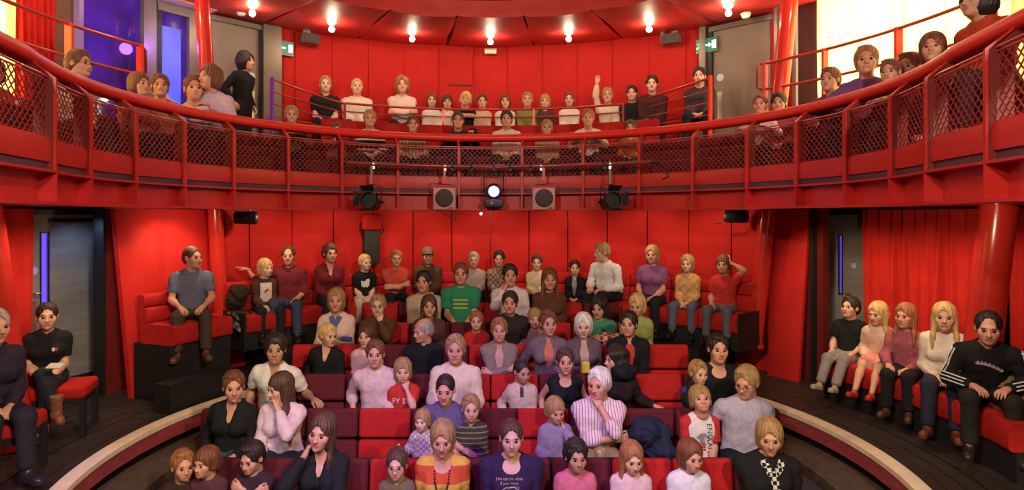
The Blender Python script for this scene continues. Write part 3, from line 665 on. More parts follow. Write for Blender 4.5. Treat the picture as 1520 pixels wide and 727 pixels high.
def hair_template(kind, h=.0062):
    F_ = Field((-.15, -.17, -.36), (.15, .14, .19), h)
    cr = lambda o, k=0., cuts=(): F_.ell((0, -.018, .036), (.077 + o, .096 + o, .090 + o), k, cuts=cuts)
    o = .011
    if kind in ('short', 'receding', 'crew', 'balding', 'spiky', 'curly'):
        o = {'short': .013, 'receding': .009, 'crew': .006, 'balding': .008, 'spiky': .013, 'curly': .020}[kind]
        cr(o, 0, (((0, .03, -.035), (0, .75, -1)),)); F_.ell((0, -.05, -.01), (.070 + o, .062 + o, .072), .02, cuts=(((0, 0, -.062), (0, .2, -1)),))
        F_.ell((.006, .120, -.026), (.069, .100, .116), .008, sub=True)
        if kind == 'receding': F_.ell((0, .10, .055), (.050, .060, .062), .01, sub=True)
        if kind == 'balding': F_.ell((0, .03, .135), (.078, .125, .088), .01, sub=True)
        for s in (-1, 1): F_.ell((s * .09, .006, -.012), (.020, .024, .034), .004, sub=True)
        if kind in ('short', 'curly'): F_.ell((.012, .040, .108), (.052, .036, .020), .02)
        if kind == 'spiky':
            rg = random.Random(2)
            for q in range(46):
                th, ph = rg.uniform(0, 6.28), rg.uniform(0, 1.1); d = np.array((math.sin(ph) * math.cos(th), math.sin(ph) * math.sin(th) - .1, math.cos(ph))); b = np.array((0, -.018, .036)) + d * np.array((.082, .10, .095))
                F_.cone(b, b + d * .022, .008, .003, .006)
        if kind == 'curly':
            rg = random.Random(5)
            for q in range(90):
                th, ph = rg.uniform(0, 6.28), rg.uniform(0, 1.75); d = np.array((math.sin(ph) * math.cos(th), math.sin(ph) * math.sin(th), math.cos(ph))); b = np.array((0, -.022, .036)) + d * np.array((.090, .108, .102))
                if b[1] > .055 and b[2] < .07: continue
                F_.ell(b, (.016, .016, .016), .006)
    elif kind in ('bob', 'fringe', 'boy'):
        cr(.016); zl = {'bob': -.105, 'fringe': -.085, 'boy': -.048}[kind]
        F_.ell((0, -.03, -.03), (.094, .088, .10), .02, cuts=(((0, 0, zl), (0, .1, -1)),))
        F_.ell((.008 if kind == 'bob' else 0, .128, -.042), (.060 if kind != 'boy' else .066, .115, .122 if kind == 'bob' else .100), .008, sub=True)
        F_.cone((0, -.03, zl - .03), (0, .12, zl - .03), .05, .05, .01, sub=True)
    elif kind in ('long', 'longfringe'):
        cr(.014); F_.ell((0, -.03, -.03), (.094, .085, .11), .02)
        for s in (-1, 1):
            F_.cone((s * .070, -.01, -.02), (s * .085, .012, -.17), .030, .028, .03, sq=((1, 0, 0), 1.5)); F_.cone((s * .085, .012, -.17), (s * .090, .042, -.26), .028, .012, .02, sq=((1, 0, 0), 1.4))
        F_.cone((0, -.07, -.05), (0, -.085, -.24), .062, .052, .03, sq=((0, 1, 0), 1.7))
        F_.ell((.008 if kind == 'long' else 0, .132, -.044), (.058, .118, .128 if kind == 'long' else .100), .008, sub=True)
    elif kind in ('tied', 'bun', 'pony'):
        cr(.009, 0, (((0, .04, -.03), (0, .8, -1)),)); F_.ell((0, -.05, -.01), (.076, .066, .070), .02)
        F_.ell((0, .120, -.026), (.067, .100, .118), .008, sub=True)
        for s in (-1, 1): F_.ell((s * .09, .006, -.012), (.018, .022, .032), .004, sub=True)
        if kind == 'bun': F_.ell((.0, -.125, .03), (.036, .034, .036), .012)
        if kind == 'pony': F_.ell((0, -.122, .03), (.024, .026, .026), .01); F_.cone((0, -.125, .02), (0, -.135, -.14), .024, .012, .01)
    elif kind == 'wavy':
        cr(.024); F_.ell((0, -.03, -.03), (.108, .10, .10), .03, cuts=(((0, 0, -.12), (0, .1, -1)),))
        F_.ell((0, .128, -.034), (.062, .112, .118), .008, sub=True)
    elif kind == 'cap':
        cr(.014, 0, (((0, 0, .035), (0, -.15, -1)),)); F_.cone((0, .07, .05), (0, .125, .040), .055, .048, .004, sq=((0, 0, 1), 6.5))
    X, Y, Z = F_.ax[0][:, None, None], F_.ax[1][None, :, None], F_.ax[2][None, None, :]
    if kind not in ('cap', 'crew', 'curly'):
        ph = np.arctan2(X - .012, Y + .035) + 0 * Z; F_.f = F_.f - .0026 * np.sin(26 * ph + 3.0 * np.sin(22 * Z)) - .0018 * np.sin(47 * ph + 2.0 * np.sin(31 * Z + 1)) - (.005 * np.sin(45 * Z + 25 * X) if kind == 'wavy' else 0)
    return F_.mesh()
HAIRS = {k: np_mesh('hair_' + k, *hair_template(k)) for k in ('short', 'receding', 'crew', 'balding', 'spiky', 'curly', 'bob', 'fringe', 'boy', 'long', 'longfringe', 'tied', 'bun', 'pony', 'wavy', 'cap')}
for me in HAIRS.values(): me.materials.append(None)
def shoe_mesh(boot):
    F_ = Field((-.07, -.10, -.10), (.07, .22, .22), .009)
    F_.cone((0, -.02, -.035), (0, .13, -.045), .040, .036, 0, cuts=(((0, 0, -.07), (0, 0, -1)),)); F_.ell((0, .135, -.045), (.040, .055, .030), .02, cuts=(((0, 0, -.07), (0, 0, -1)),))
    F_.cone((0, 0, -.04), (0, 0, .01 if not boot else .17), .040 if not boot else .048, .036 if not boot else .058, .03, cuts=(((0, 0, .03 if not boot else .18), (0, 0, 1)),))
    if boot: F_.wrinkle(.006, 60)
    F_.cone((0, -.025, -.068), (0, .145, -.068), .043, .041, .004, cuts=(((0, 0, -.055), (0, 0, 1)), ((0, 0, -.078), (0, 0, -1))))
    return np_mesh('shoe', *F_.mesh())
SHOES = {b: shoe_mesh(b) for b in (False, True)}
for me in SHOES.values(): me.materials.append(None)
def eye_mesh():
    mb = MB(); n, m = 14, 9; vs = [(0, .0125, 0)]; fs = []
    for j in range(1, m):
        for i in range(n): t = math.pi * j / m; q = 2 * math.pi * i / n; vs.append((.0125 * math.sin(t) * math.cos(q), .0125 * math.cos(t), .0125 * math.sin(t) * math.sin(q)))
    vs.append((0, -.0125, 0)); me = bpy.data.meshes.new('eye')
    for i in range(n): fs.append((0, 1 + i, 1 + (i + 1) % n))
    for j in range(m - 2):
        for i in range(n): fs.append((1 + j * n + i, 1 + (j + 1) * n + i, 1 + (j + 1) * n + (i + 1) % n, 1 + j * n + (i + 1) % n))
    for i in range(n): fs.append((len(vs) - 1, 1 + (m - 2) * n + (i + 1) % n, 1 + (m - 2) * n + i))
    me.from_pydata(vs, [], fs); me.materials.append(EYE_W); me.materials.append(IRIS)
    for p in me.polygons: p.use_smooth = True; p.material_index = 1 if p.center.y > .0072 else 0
    return me
EYE = eye_mesh()
def brow_mesh():
    mb = MB().sweep([(-.018, .002, -.004), (-.006, .006, .001), (.006, .006, .002), (.016, .000, -.002)], [(.0025, 0), (0, .0035), (-.0025, 0), (0, -.0035)], up=(0, 0, 1)); me = bpy.data.meshes.new('eyebrow'); me.from_pydata(mb.v, [], mb.f); me.materials.append(None); return me
BROW = brow_mesh()
def glasses_mesh():
    mb = MB()
    for s in (-1, 1):
        mb.tube([(s * .032 + .021 * math.cos(t * math.pi / 8), .112, .002 + .016 * math.sin(t * math.pi / 8)) for t in range(17)], .0016, 5); mb.tube([(s * .053, .11, .006), (s * .078, .06, .006), (s * .084, -.01, .004)], .0016, 5)
    mb.tube([(-.011, .112, .004), (0, .116, .006), (.011, .112, .004)], .0016, 5); me = bpy.data.meshes.new('glasses'); me.from_pydata(mb.v, [], mb.f); me.materials.append(BLACK_MET); return me
GLASSES = glasses_mesh()

HAIRC = {'dark': (0.022, 0.012, 0.009), 'brown': (0.085, 0.038, 0.020), 'auburn': (0.17, 0.055, 0.025), 'fair': (0.38, 0.22, 0.09), 'blond': (0.62, 0.42, 0.17), 'grey': (0.36, 0.32, 0.30), 'white': (0.75, 0.71, 0.66), 'ginger': (0.34, 0.13, 0.05)}
SKINC = {'p': (0.72, 0.40, 0.28), 'r': (0.66, 0.32, 0.22), 't': (0.52, 0.27, 0.17), 'd': (0.20, 0.09, 0.055), 'w': (0.78, 0.48, 0.36)}
def hair_mat(c): return pm('hair_' + c, HAIRC[c], 0.5, noise=0.35, nscale=30, bump=0.5, bscale=160, stretch=(1, 1, .18))
def skin_mat(c): return pm('skin_' + c, SKINC[c], 0.5, noise=0.06, nscale=30, bump=0.08, bscale=260, sss=0.06)

def lnd(a, b, t): return a + (b - a) * t
# wrist target (for the image-left arm, x > 0 = outwards), finger direction, palm normal, hand kind, elbow hint
ARMS = {
 'lap':    ((.05, .27, .07), (-.75, .6, -.15), (0, -.1, -1), 'rest', (.38, -.5, -.8)),
 'thigh':  ((.13, .26, .09), (-.15, .95, -.2), (0, -.1, -1), 'rest', (.42, -.5, -.7)),
 'knees':  ((.12, .36, .12), (-.4, .85, -.3), (0, -.2, -1), 'rest', (.5, -.3, -.7)),
 'crossed': ((-.12, .20, .25), (-.95, .05, .1), (0, -1, .1), 'grip', (.6, -.1, -.8)),
 'crossed2': ((-.11, .245, .22), (-.9, -.3, .15), (0, -1, 0), 'grip', (.6, -.1, -.8)),
 'chin':   ((.07, .175, .50), (-.35, -.25, .85), (-.3, -1, 0), 'fist', (.35, .5, -.8)),
 'cheek':  ((.13, .12, .50), (-.3, -.1, .95), (-.9, -.3, 0), 'rest', (.5, .5, -.8)),
 'side':   ((.25, .03, .02), (.0, .5, -.85), (-.6, 0, -.5), 'rest', (.5, -.8, -.2)),
 'out':    ((.56, .02, .50), (.95, .2, -.2), (0, 0, -1), 'flat', (.2, -.3, -1)),
 'outlow': ((.42, .12, .20), (.8, .4, -.2), (0, 0, -1), 'rest', (.3, -.5, -.8)),
 'hug':    ((.48, .14, .40), (.6, .4, -.5), (-.5, -.5, -.6), 'rest', (.5, -.3, -.8)),
 'raised': ((.20, .10, .98), (.0, .05, 1), (0, 1, 0), 'flat', (1, .1, 0)),
 'rail':   ((.10, .42, .33), (-.9, .3, -.1), (0, -.2, -1), 'rest', (.8, -.1, -.7)),
 'rail2':  ((.22, .42, .30), (-.5, .8, -.2), (0, -.2, -1), 'grip', (.9, -.2, -.6)),
 'low':    ((.10, .30, -.08), (-.2, .85, -.5), (0, -.4, -.9), 'rest', (.9, -.2, -.2)),
 'shins':  ((.05, .42, .18), (-.9, .3, -.2), (0, -1, -.2), 'grip', (.8, -.3, -.4)),
 'across': ((-.20, .24, .14), (-.9, .4, -.2), (0, -.3, -1), 'rest', (.5, -.2, -.8)),
 'hold':   ((.07, .30, .22), (-.5, .7, .3), (-.5, 0, -.6), 'grip', (.7, -.3, -.6)),
 'throw':  ((.50, .16, .28), (.7, .6, -.3), (0, 0, -1), 'rest', (.4, -.5, -.8)),
}
PEOPLE = []; STAT = [0]
def person(px, py, Y, sz, label, group=None, sx='m', hair=('short', 'dark'), sk='p', top=(0.5, 0.5, 0.5), topk=None, neck='crew', sleeve='long', bot=(0.02, 0.02, 0.03), botk='long', yaw=0., hy=0., hp=0., hr=0., lean=4., side=0.,
           arms=('lap', 'lap'), legs='sit', floor=None, shoe=(0.02, 0.015, 0.013), boots=False, far=False, glasses=False, smax=1.04, smin=0.5, scale=None, feet=False, wide=1.0, twist=0., armk=None, topkw=None, name='person'):
    kid = sx == 'k'; rg = random.Random(int(px * 7 + py * 13)); lod = 1 if (far or Y > 7) else 0
    h = 0.026 if far else (0.0165 if Y < 6.6 else 0.021)
    tgt = unp(px, py, Y)
    stand = legs == 'stand'
    base = .885 if not stand else 1.75
    if scale is None: scale = min(max((tgt.z - sz) / base, smin), smax)
    s = scale; hk = min(max(1 + (0.95 - s) * .75, 1.0), 1.34)
    if kid and s > .8: hk = 1.1
    fem = sx == 'f'
    # skeleton in local metres (facing +Y, image-left side = +X)
    tz = Matrix.Rotation(R(-lean), 3, 'X') @ Matrix.Rotation(0, 3, 'Y'); tz = Matrix.Rotation(R(-side), 3, 'Y').inverted() @ tz if side else tz
    tw = Matrix.Rotation(R(twist), 3, 'Z')
    def T(x, y, z): return tz @ (tw @ Vector((x * s, y * s, z * s)))
    shw = (.148 if fem else (.138 if kid else .168)) * wide ** .9; neckb = T(0, -.005, .50); S = {1: T(shw, 0, .432), -1: T(-shw, 0, .432)}
    hd_rot = Matrix.Rotation(R(hy), 3, 'Z') @ Matrix.Rotation(R(-hp), 3, 'X') @ Matrix.Rotation(R(hr), 3, 'Y')
    hs = s * hk * 1.13; up_ = (T(0, 0, 1).normalized() + Vector((0, 0, 1))).normalized()
    hc = neckb + up_ * .156 * hs + Vector((0, .022 * hs, 0)) + hd_rot @ Vector((0, .012 * hs, 0))
    headtop = hc + Vector((0, 0, .128 * hs))
    hip = Vector((tgt.x, tgt.y, tgt.z)); ry = math.pi + R(yaw); RZ = Matrix.Rotation(ry, 3, 'Z')
    hip = hip - RZ @ headtop
    if floor is None: floor = (sz - .43) if not stand else sz
    fz = floor - hip.z; th, sh = .43 * s, .42 * s
    Hj = {1: Vector((.088 * s, 0, 0)), -1: Vector((-.088 * s, 0, 0))}; K = {}; A = {}; toe = {}
    for q in (1, -1):
        if legs == 'stand': K[q] = Hj[q] + Vector((q * .01, .02, -.44 * s)); A[q] = Hj[q] + Vector((q * .02, 0, -.84 * s)); toe[q] = Vector((q * .2, 1, 0))
        elif legs == 'kneesup': K[q] = Hj[q] + Vector((q * .02, .33 * s, .26 * s)); A[q] = K[q] + Vector((0, .05, -.42 * s)); toe[q] = Vector((0, 1, 0))
        elif legs == 'stretch': K[q] = Hj[q] + Vector((q * .03, .98, .05)).normalized() * th; A[q] = K[q] + Vector((q * .0, .62, -.78)).normalized() * sh; toe[q] = Vector((q * .1, 1, .25))
        elif legs == 'tight': K[q] = Hj[q] + Vector((q * .02, .22 * s, -.10 * s)); A[q] = K[q] + Vector((0, .0, -.36 * s)); toe[q] = Vector((0, 1, 0))
        elif legs == 'crossed':
            if q > 0: K[q] = Hj[q] + Vector((-.22, .9, .28)).normalized() * th; A[q] = K[q] + Vector((-.30, .30, -.90)).normalized() * sh; toe[q] = Vector((-.35, .9, -.1))
            else: K[q] = Hj[q] + Vector((.10, 1, .02)).normalized() * th; A[q] = K[q] + Vector((.08, -.02, -1)) * sh; toe[q] = Vector((.1, 1, 0))
        else:
            sp = .10 if not fem else .03
            K[q] = Hj[q] + Vector((q * sp * 1.4, 1, .04)).normalized() * th; A[q] = K[q] + Vector((q * .02, -.10 if legs == 'back' else .05, -1)).normalized() * sh; toe[q] = Vector((q * .2, 1, 0))
        if A[q].z < fz + .075 * s: # feet reach the floor, not below
            dz = fz + .075 * s - A[q].z; A[q].z += dz; A[q].y += min(dz, .18) * .8
    E = {}; Wr = {}; hd = {}
    for q, nm in ((1, arms[0]), (-1, arms[1])):
        if isinstance(nm, str): t, d, n, hkd, hint = ARMS[nm]
        else: t, d, n, hkd, hint = nm
        torso = nm in ('crossed', 'crossed2', 'chin', 'cheek', 'raised', 'out', 'hug')
        P_ = Vector((q * t[0], t[1], t[2])) * s
        if nm in ('chin', 'cheek'):
            P_ = hc + hd_rot @ (Vector((q * (.035 if nm == 'chin' else .075), .075, -.155)) * hs)
        elif torso: P_ = tz @ P_
        ua, fa = .275 * s, .245 * s; v = P_ - S[q]; D = min(v.length, (ua + fa) * .985); v.normalize(); x = (ua * ua - fa * fa + D * D) / (2 * D); hh = math.sqrt(max(ua * ua - x * x, 0))
        hn = Vector((q * hint[0], hint[1], hint[2])); pr = (hn - v * hn.dot(v)).normalized(); E[q] = S[q] + v * x + pr * hh; Wr[q] = S[q] + v * D
        hd[q] = (Vector((q * d[0], d[1], d[2])).normalized(), Vector((q * n[0], n[1], n[2])), hkd)
    pts = [Hj[1], Hj[-1], neckb] + [w_ for dct in (S, K, A, E, Wr) for w_ in dct.values()]
    lo = [min(p[i] for p in pts) - .17 * s for i in range(3)]; hi = [max(p[i] for p in pts) + .17 * s for i in range(3)]
    fwd = tz @ (tw @ Vector((0, 1, 0))); wide = .4 + .6 * wide
    def torso(F_, o, k=.05):
        w_ = wide; f = .74
        F_.cone(T(-.055 * w_, -.005, .02), T(.055 * w_, -.005, .02), .105 * s * (1.06 if fem else 1) * (.5 + .5 * w_) + o, .105 * s * (1.06 if fem else 1) * (.5 + .5 * w_) + o, k)
        F_.cone(T(-.035 * w_, .0, .19), T(.035 * w_, .0, .19), (.098 if fem else .108) * s * w_ + o, (.098 if fem else .108) * s * w_ + o, .09, sq=(fwd, 1.08 / w_ ** .5))
        F_.cone(T(-.06, .005, .36), T(.06, .005, .36), .105 * s * w_ + o, .105 * s * w_ + o, .09, sq=(fwd, 1.05))
        F_.cone(T(-shw * .80, -.005, .420), T(shw * .80, -.005, .420), .052 * s + o, .052 * s + o, .05)
        for q in (-1, 1): F_.cone(T(0, -.012, .492), T(q * shw * .95, -.006, .438), .050 * s + o * .8, .042 * s + o * .8, .05)
        F_.cone(T(-.03, -.012, .465), T(.03, -.012, .465), .055 * s + o, .055 * s + o, .05)
        if fem and s > .84:
            for q in (-1, 1): F_.ell(T(q * .078, .088, .315), np.array((.068, .062, .064)) * s * (.6 + .4 * w_) + o, .035)
        if w_ > 1.1: F_.ell(T(0, .05, .16), np.array((.15, .12, .12)) * s * w_ * .9 + o, .06)
    def arm(F_, q, o, k=.03, cutU=None, cutF=None):
        F_.cone(S[q], lnd(S[q], E[q], .35), .049 * s + o, .044 * s + o, .03, cuts=cutU or ())
        F_.cone(S[q], E[q], .046 * s + o, .038 * s + o, k * .8, cuts=cutU or ())
        if cutU is None:
            m_ = lnd(E[q], Wr[q], .3); F_.cone(E[q], m_, .038 * s + o, .040 * s + o, k); F_.cone(m_, Wr[q], .040 * s + o, .026 * s + o * 1.1, k, cuts=cutF or ())
    # ---- body: one continuous surface, then its head and hands are joined on at neck and wrists
    B = Field(lo, hi, h * (1.12 if sleeve == 'long' else 1)); torso(B, 0); B.cone(neckb - up_ * .03 * s, hc - up_ * .075 * hs, .050 * s, .046 * hs, .03)
    for q in (1, -1):
        arm(B, q, 0)
        B.cone(Hj[q], K[q], .084 * s, .056 * s, .05); m_ = lnd(K[q], A[q], .35); B.cone(K[q], m_, .050 * s, .054 * s, .03); B.cone(m_, A[q], .054 * s, .034 * s, .02)
        if not feet: B.cone(A[q], A[q] + toe[q].normalized() * .10 * s, .034 * s, .028 * s, .02)
    V, Q = B.mesh(); MI = np.zeros(len(Q), np.int32); parts = [(V, Q, MI)]
    hV, hQ, hM = HEADS[(lod, 'k' if kid else ('f' if fem else 'm'))]; HR = np.array(hd_rot, np.float32)
    parts.append(((hV * hs) @ HR.T + np.array(hc, np.float32), hQ, hM))
    for q in (1, -1):
        d, n, hkd = hd[q]; fa_ = (Wr[q] - E[q]).normalized(); d = (d + fa_ * .8).normalized(); z = -(n - d * n.dot(d)).normalized(); x = d.cross(z); M3 = np.array(((x.x, d.x, z.x), (x.y, d.y, z.y), (x.z, d.z, z.z)), np.float32)
        aV, aQ = HANDS[(lod, hkd)]; aV = aV.copy() * s * (1.0 if not kid else 1.06) * (.93 if fem else 1)
        if q < 0: aV[:, 0] *= -1; aQ = aQ[:, ::-1]
        parts.append((aV @ M3.T + np.array(Wr[q], np.float32), aQ, np.zeros(len(aQ), np.int32)))
    off = 0; VV = []; QQ = []; MM = []
    for v, q_, m_ in parts: VV.append(v); QQ.append(q_ + off); MM.append(m_); off += len(v)
    root = empty(name, (hip.x, hip.y, floor), ry, label, 'person', group)
    up = Vector((0, 0, hip.z - floor))
    def child(nm, me, mat, parent=root, loc=None, rot=None, sc=None):
        o = bpy.data.objects.new(nm, me); COL.objects.link(o); o.parent = parent
        if mat is not None:
            if me.materials and me.materials[0] is not None and me.materials[0] != mat or me.users > 1 or (len(me.materials) and me.materials[0] is None): o.material_slots[0].link = 'OBJECT'; o.material_slots[0].material = mat
            else: me.materials.append(mat)
        o.location = up if loc is None else loc
        if rot is not None: o.rotation_euler = rot.to_euler()
        if sc is not None: o.scale = (sc,) * 3
        return o
    bme = np_mesh('body', np.concatenate(VV), np.concatenate(QQ), midx=np.concatenate(MM)); bme.materials.append(skin_mat(sk)); bme.materials.append(LIP)
    body = child('body', bme, None)
    hq = hd_rot.to_4x4()
    for q in (1, -1):
        child('eye', EYE, None, body, hc + hd_rot @ (Vector((q * .031, .0805, .003)) * hs), hq, hs)
        e = bpy.data.objects.new('eyebrow', BROW); COL.objects.link(e); e.parent = body; e.location = hc + hd_rot @ (Vector((q * .031, .090, .026)) * hs); e.rotation_euler = hq.to_euler(); e.scale = (hs * -q, hs, hs); e.material_slots[0].link = 'OBJECT'; e.material_slots[0].material = hair_mat(hair[1] if hair[1] not in ('white', 'blond') else 'fair')
    if hair[0]:
        hm = hair_mat(hair[1]) if hair[0] != 'cap' else cloth((0.16, 0.13, 0.10))
        child('hair' if hair[0] != 'cap' else 'cap', HAIRS[hair[0]], hm, root, up + hc, hq, hs)
        if hair[0] == 'cap': child('hair', HAIRS['crew'], hair_mat(hair[1]), root, up + hc, hq, hs)
    if glasses: child('glasses', GLASSES, None, root, up + hc, hq, hs)
    # ---- upper garment
    o = .012 * (0.6 + .4 * s); tlo = [min(p[i] for p in [S[1], S[-1], E[1], E[-1], Wr[1], Wr[-1], Hj[1]]) - .22 * s for i in range(3)]; thi = [max(p[i] for p in [S[1], S[-1], E[1], E[-1], Wr[1], Wr[-1], Hj[1]]) + .22 * s for i in range(3)]
    ht = h * (0.92 if not far else 1)
    U = Field(tlo, thi, ht); torso(U, o)
    if sleeve == 'none':
        pass
    for q in (1, -1):
        if sleeve == 'long': arm(U, q, o, cutF=((lnd(E[q], Wr[q], .93), Wr[q] - E[q]),))
        elif sleeve == 'rolled': arm(U, q, o, cutF=((lnd(E[q], Wr[q], .25), Wr[q] - E[q]),))
        elif sleeve == 'short': arm(U, q, o * 1.5, cutU=((lnd(S[q], E[q], .68), E[q] - S[q]),))
    U.wrinkle(.0045 * s if not far else .003, 38 / s, rg.uniform(0, 6)); (None if far else U.wrinkle(.0022 * s, 82 / s, rg.uniform(0, 6)))
    nk = T(0, .015, .52)
    if neck == 'crew': U.cone(neckb - up_ * .005, neckb + up_ * .2, .058 * s, .075 * s, .01, sub=True)
    elif neck == 'v':
        U.cone(neckb - up_ * .005, neckb + up_ * .2, .060 * s, .08 * s, .01, sub=True); U.cone(T(0, .135, .33), T(0, .09, .52), .012 * s, .062 * s, .008, sub=True)
    elif neck == 'scoop': U.cone(neckb - up_ * .01, neckb + up_ * .2, .078 * s, .09 * s, .01, sub=True); U.ell(T(0, .09, .47), np.array((.075, .08, .06)) * s, .01, sub=True)
    elif neck in ('collar', 'open', 'polo'):
        U.cone(neckb - up_ * .03, neckb + up_ * .045 * s, .070 * s, .062 * s, .01); U.cone(neckb - up_ * .02, neckb + up_ * .2, .052 * s, .058 * s, .006, sub=True); U.cone(T(0, .13, .40), T(0, .075, .56), .008 * s, .032 * s, .005, sub=True)
    elif neck == 'jacket':
        U.cone(neckb - up_ * .03, neckb + up_ * .04 * s, .078 * s, .072 * s, .01); U.cone(neckb - up_ * .02, neckb + up_ * .2, .058 * s, .064 * s, .006, sub=True)
        U.cone(T(0, .140, .02), T(0, .12, .52), .024 * s, .062 * s, .006, sub=True)
    U.cone(T(0, 0, -.30), T(0, 0, -.12), .3 * s, .10 * s, .0, sub=True)
    tV, tQ = U.mesh(); kw = topkw or {}
    nmt = topk or ({'long': 'jumper', 'short': 't_shirt', 'rolled': 'shirt', 'none': 'vest_top'}[sleeve] if neck not in ('jacket', 'collar', 'open', 'polo') else {'jacket': 'jacket', 'polo': 'polo_shirt'}.get(neck, 'shirt'))
    garment = child(nmt, np_mesh(nmt, tV, tQ), cloth(top, **kw))
    # inner shirt under a jacket
    if neck == 'jacket':
        I = Field(tlo, thi, h * 1.3); torso(I, .006 * s); I.cone(neckb - up_ * .012, neckb + up_ * .2, .060 * s, .075 * s, .01, sub=True); iV, iQ = I.mesh()
        child('inner_top', np_mesh('inner_top', iV, iQ), cloth(kw.get('_inner', armk or (0.55, 0.45, 0.38))))
    if neck in ('collar', 'open', 'polo') and not far:
        mb = MB(); pts = []
        for j in range(13):
            a_ = R(-145 + 290 * j / 12); pts.append(T(.060 * math.sin(a_), -.010 - .056 * math.cos(a_), .520 + .012 * math.cos(a_)))
        mb.sweep(pts, [(-.003, -.020 * s), (.003, -.020 * s), (.005, .016 * s), (-.001, .016 * s)], up=(0, 0, 1))
        for q in (1, -1):
            P4 = [(.016, .060, .520), (.062, .040, .522), (.070, .082, .468), (.040, .104, .435)]
            mb.hexa([T(q * x, y + dy, z) for dy in (0, .008) for x, y, z in P4])
        build('collar', mb, cloth(tuple(min(1, c * 1.08) for c in top), **{k: v for k, v in kw.items() if k != '_inner'}), garment)
        if neck != 'polo' and s > .8:
            bv = BVHTree.FromPolygons([Vector(v) for v in tV], [tuple(f) for f in tQ]); pl = []
            for j in range(9):
                c_ = T(0, 0, .40 - .36 * j / 8); hit = bv.ray_cast(Vector((c_.x, c_.y + .6, c_.z)), Vector((0, -1, 0)))
                if hit[0] is not None: pl.append(hit[0] + Vector((0, .003, 0)))
            if len(pl) > 2:
                mb = MB(); mb.sweep(pl, [(-.013, -.003), (.013, -.003), (.013, .002), (-.013, .002)], up=(0, 1, 0)); build('button_placket', mb, cloth(tuple(min(1, c * .94) for c in top)), garment)
    # ---- lower garment
    llo = [min(p[i] for p in [Hj[1], Hj[-1], K[1], K[-1], A[1], A[-1]]) - .15 * s for i in range(3)]; lhi = [max(p[i] for p in [Hj[1], Hj[-1], K[1], K[-1], A[1], A[-1]]) + .15 * s for i in range(3)]
    Lw = Field(llo, lhi, h * 1.1); ol = .011
    Lw.cone(T(-.055, -.005, .02), T(.055, -.005, .02), .108 * s + ol * .6, .108 * s + ol * .6, .03, cuts=((T(0, 0, .08), (0, 0, 1)),))
    for q in (1, -1):
        cut = {'long': .93, 'crop': .45, 'short': None, 'skirt': None}[botk]
        kc = () if cut else ((lnd(Hj[q], K[q], .88), K[q] - Hj[q]),)
        Lw.cone(Hj[q], K[q], .088 * s + ol, (.060 if botk != 'skirt' else .075) * s + ol, .05 if botk != 'skirt' else .16, cuts=kc)
        if cut: m_ = lnd(K[q], A[q], .35); e_ = lnd(K[q], A[q], cut); Lw.cone(K[q], e_, .056 * s + ol, .048 * s + ol, .03, cuts=((e_, A[q] - K[q]),))
    Lw.wrinkle(.003 * s, 30 / s, rg.uniform(0, 6)); lV, lQ = Lw.mesh()
    nmb = {'long': 'trousers', 'crop': 'cropped_trousers', 'short': 'shorts', 'skirt': 'skirt'}[botk]
    child(nmb, np_mesh(nmb, lV, lQ), cloth(bot))
    if feet:
        for q in (1, -1):
            d = toe[q].normalized(); z = Vector((0, 0, 1)); x = d.cross(z).normalized(); z = x.cross(d); M3 = Matrix(((x.x, d.x, z.x), (x.y, d.y, z.y), (x.z, d.z, z.z)))
            child('boot' if boots else 'shoe', SHOES[boots], pm('shoe_%d_%d' % (int(shoe[0] * 255), int(shoe[2] * 255)), shoe, 0.4, noise=0.15, nscale=30), root, up + A[q], M3.to_4x4(), s * .98)
    PEOPLE.append(root); STAT[0] += sum(len(q_) for _, q_, _ in parts) * 2 + len(tQ) * 2 + len(lQ) * 2
    return dict(root=root, body=body, up=up, s=s, T=T, garment=garment, hc=hc, hs=hs, tV=tV, tQ=tQ, Wr=Wr, neckb=neckb, E=E, hip=hip, RZ=RZ, rot=hd_rot, K=K)
def chest_text(p, txt, zc, size, mat, xc=0., lines=None, rot=0.0):
    """lettering laid on the chest of a garment"""
    bv = BVHTree.FromPolygons([Vector(v) for v in p['tV']], [tuple(q) for q in p['tQ']])
    c = bpy.data.curves.new('lettering', 'FONT'); c.body = txt; c.size = size; c.align_x = 'CENTER'; c.align_y = 'CENTER'; c.extrude = 0.0; c.resolution_u = 2
    o = bpy.data.objects.new('tmp', c); COL.objects.link(o); dg = bpy.context.evaluated_depsgraph_get(); me = bpy.data.meshes.new_from_object(o.evaluated_get(dg)); bpy.data.objects.remove(o)
    a = R(rot); ce_ = p['T'](xc, 0, zc)
    for v in me.vertices:
        x, y = v.co.x * math.cos(a) - v.co.y * math.sin(a), v.co.x * math.sin(a) + v.co.y * math.cos(a)
        org = Vector((ce_.x - x, ce_.y + .5, ce_.z + y)); hit = bv.ray_cast(org, Vector((0, -1, 0)))
        v.co = hit[0] + Vector((0, .004, 0)) if hit[0] is not None else Vector((ce_.x - x, ce_.y + .13, ce_.z + y))
    me.materials.clear(); me.materials.append(mat); q = bpy.data.objects.new('lettering', me); COL.objects.link(q); q.parent = p['garment']; return q
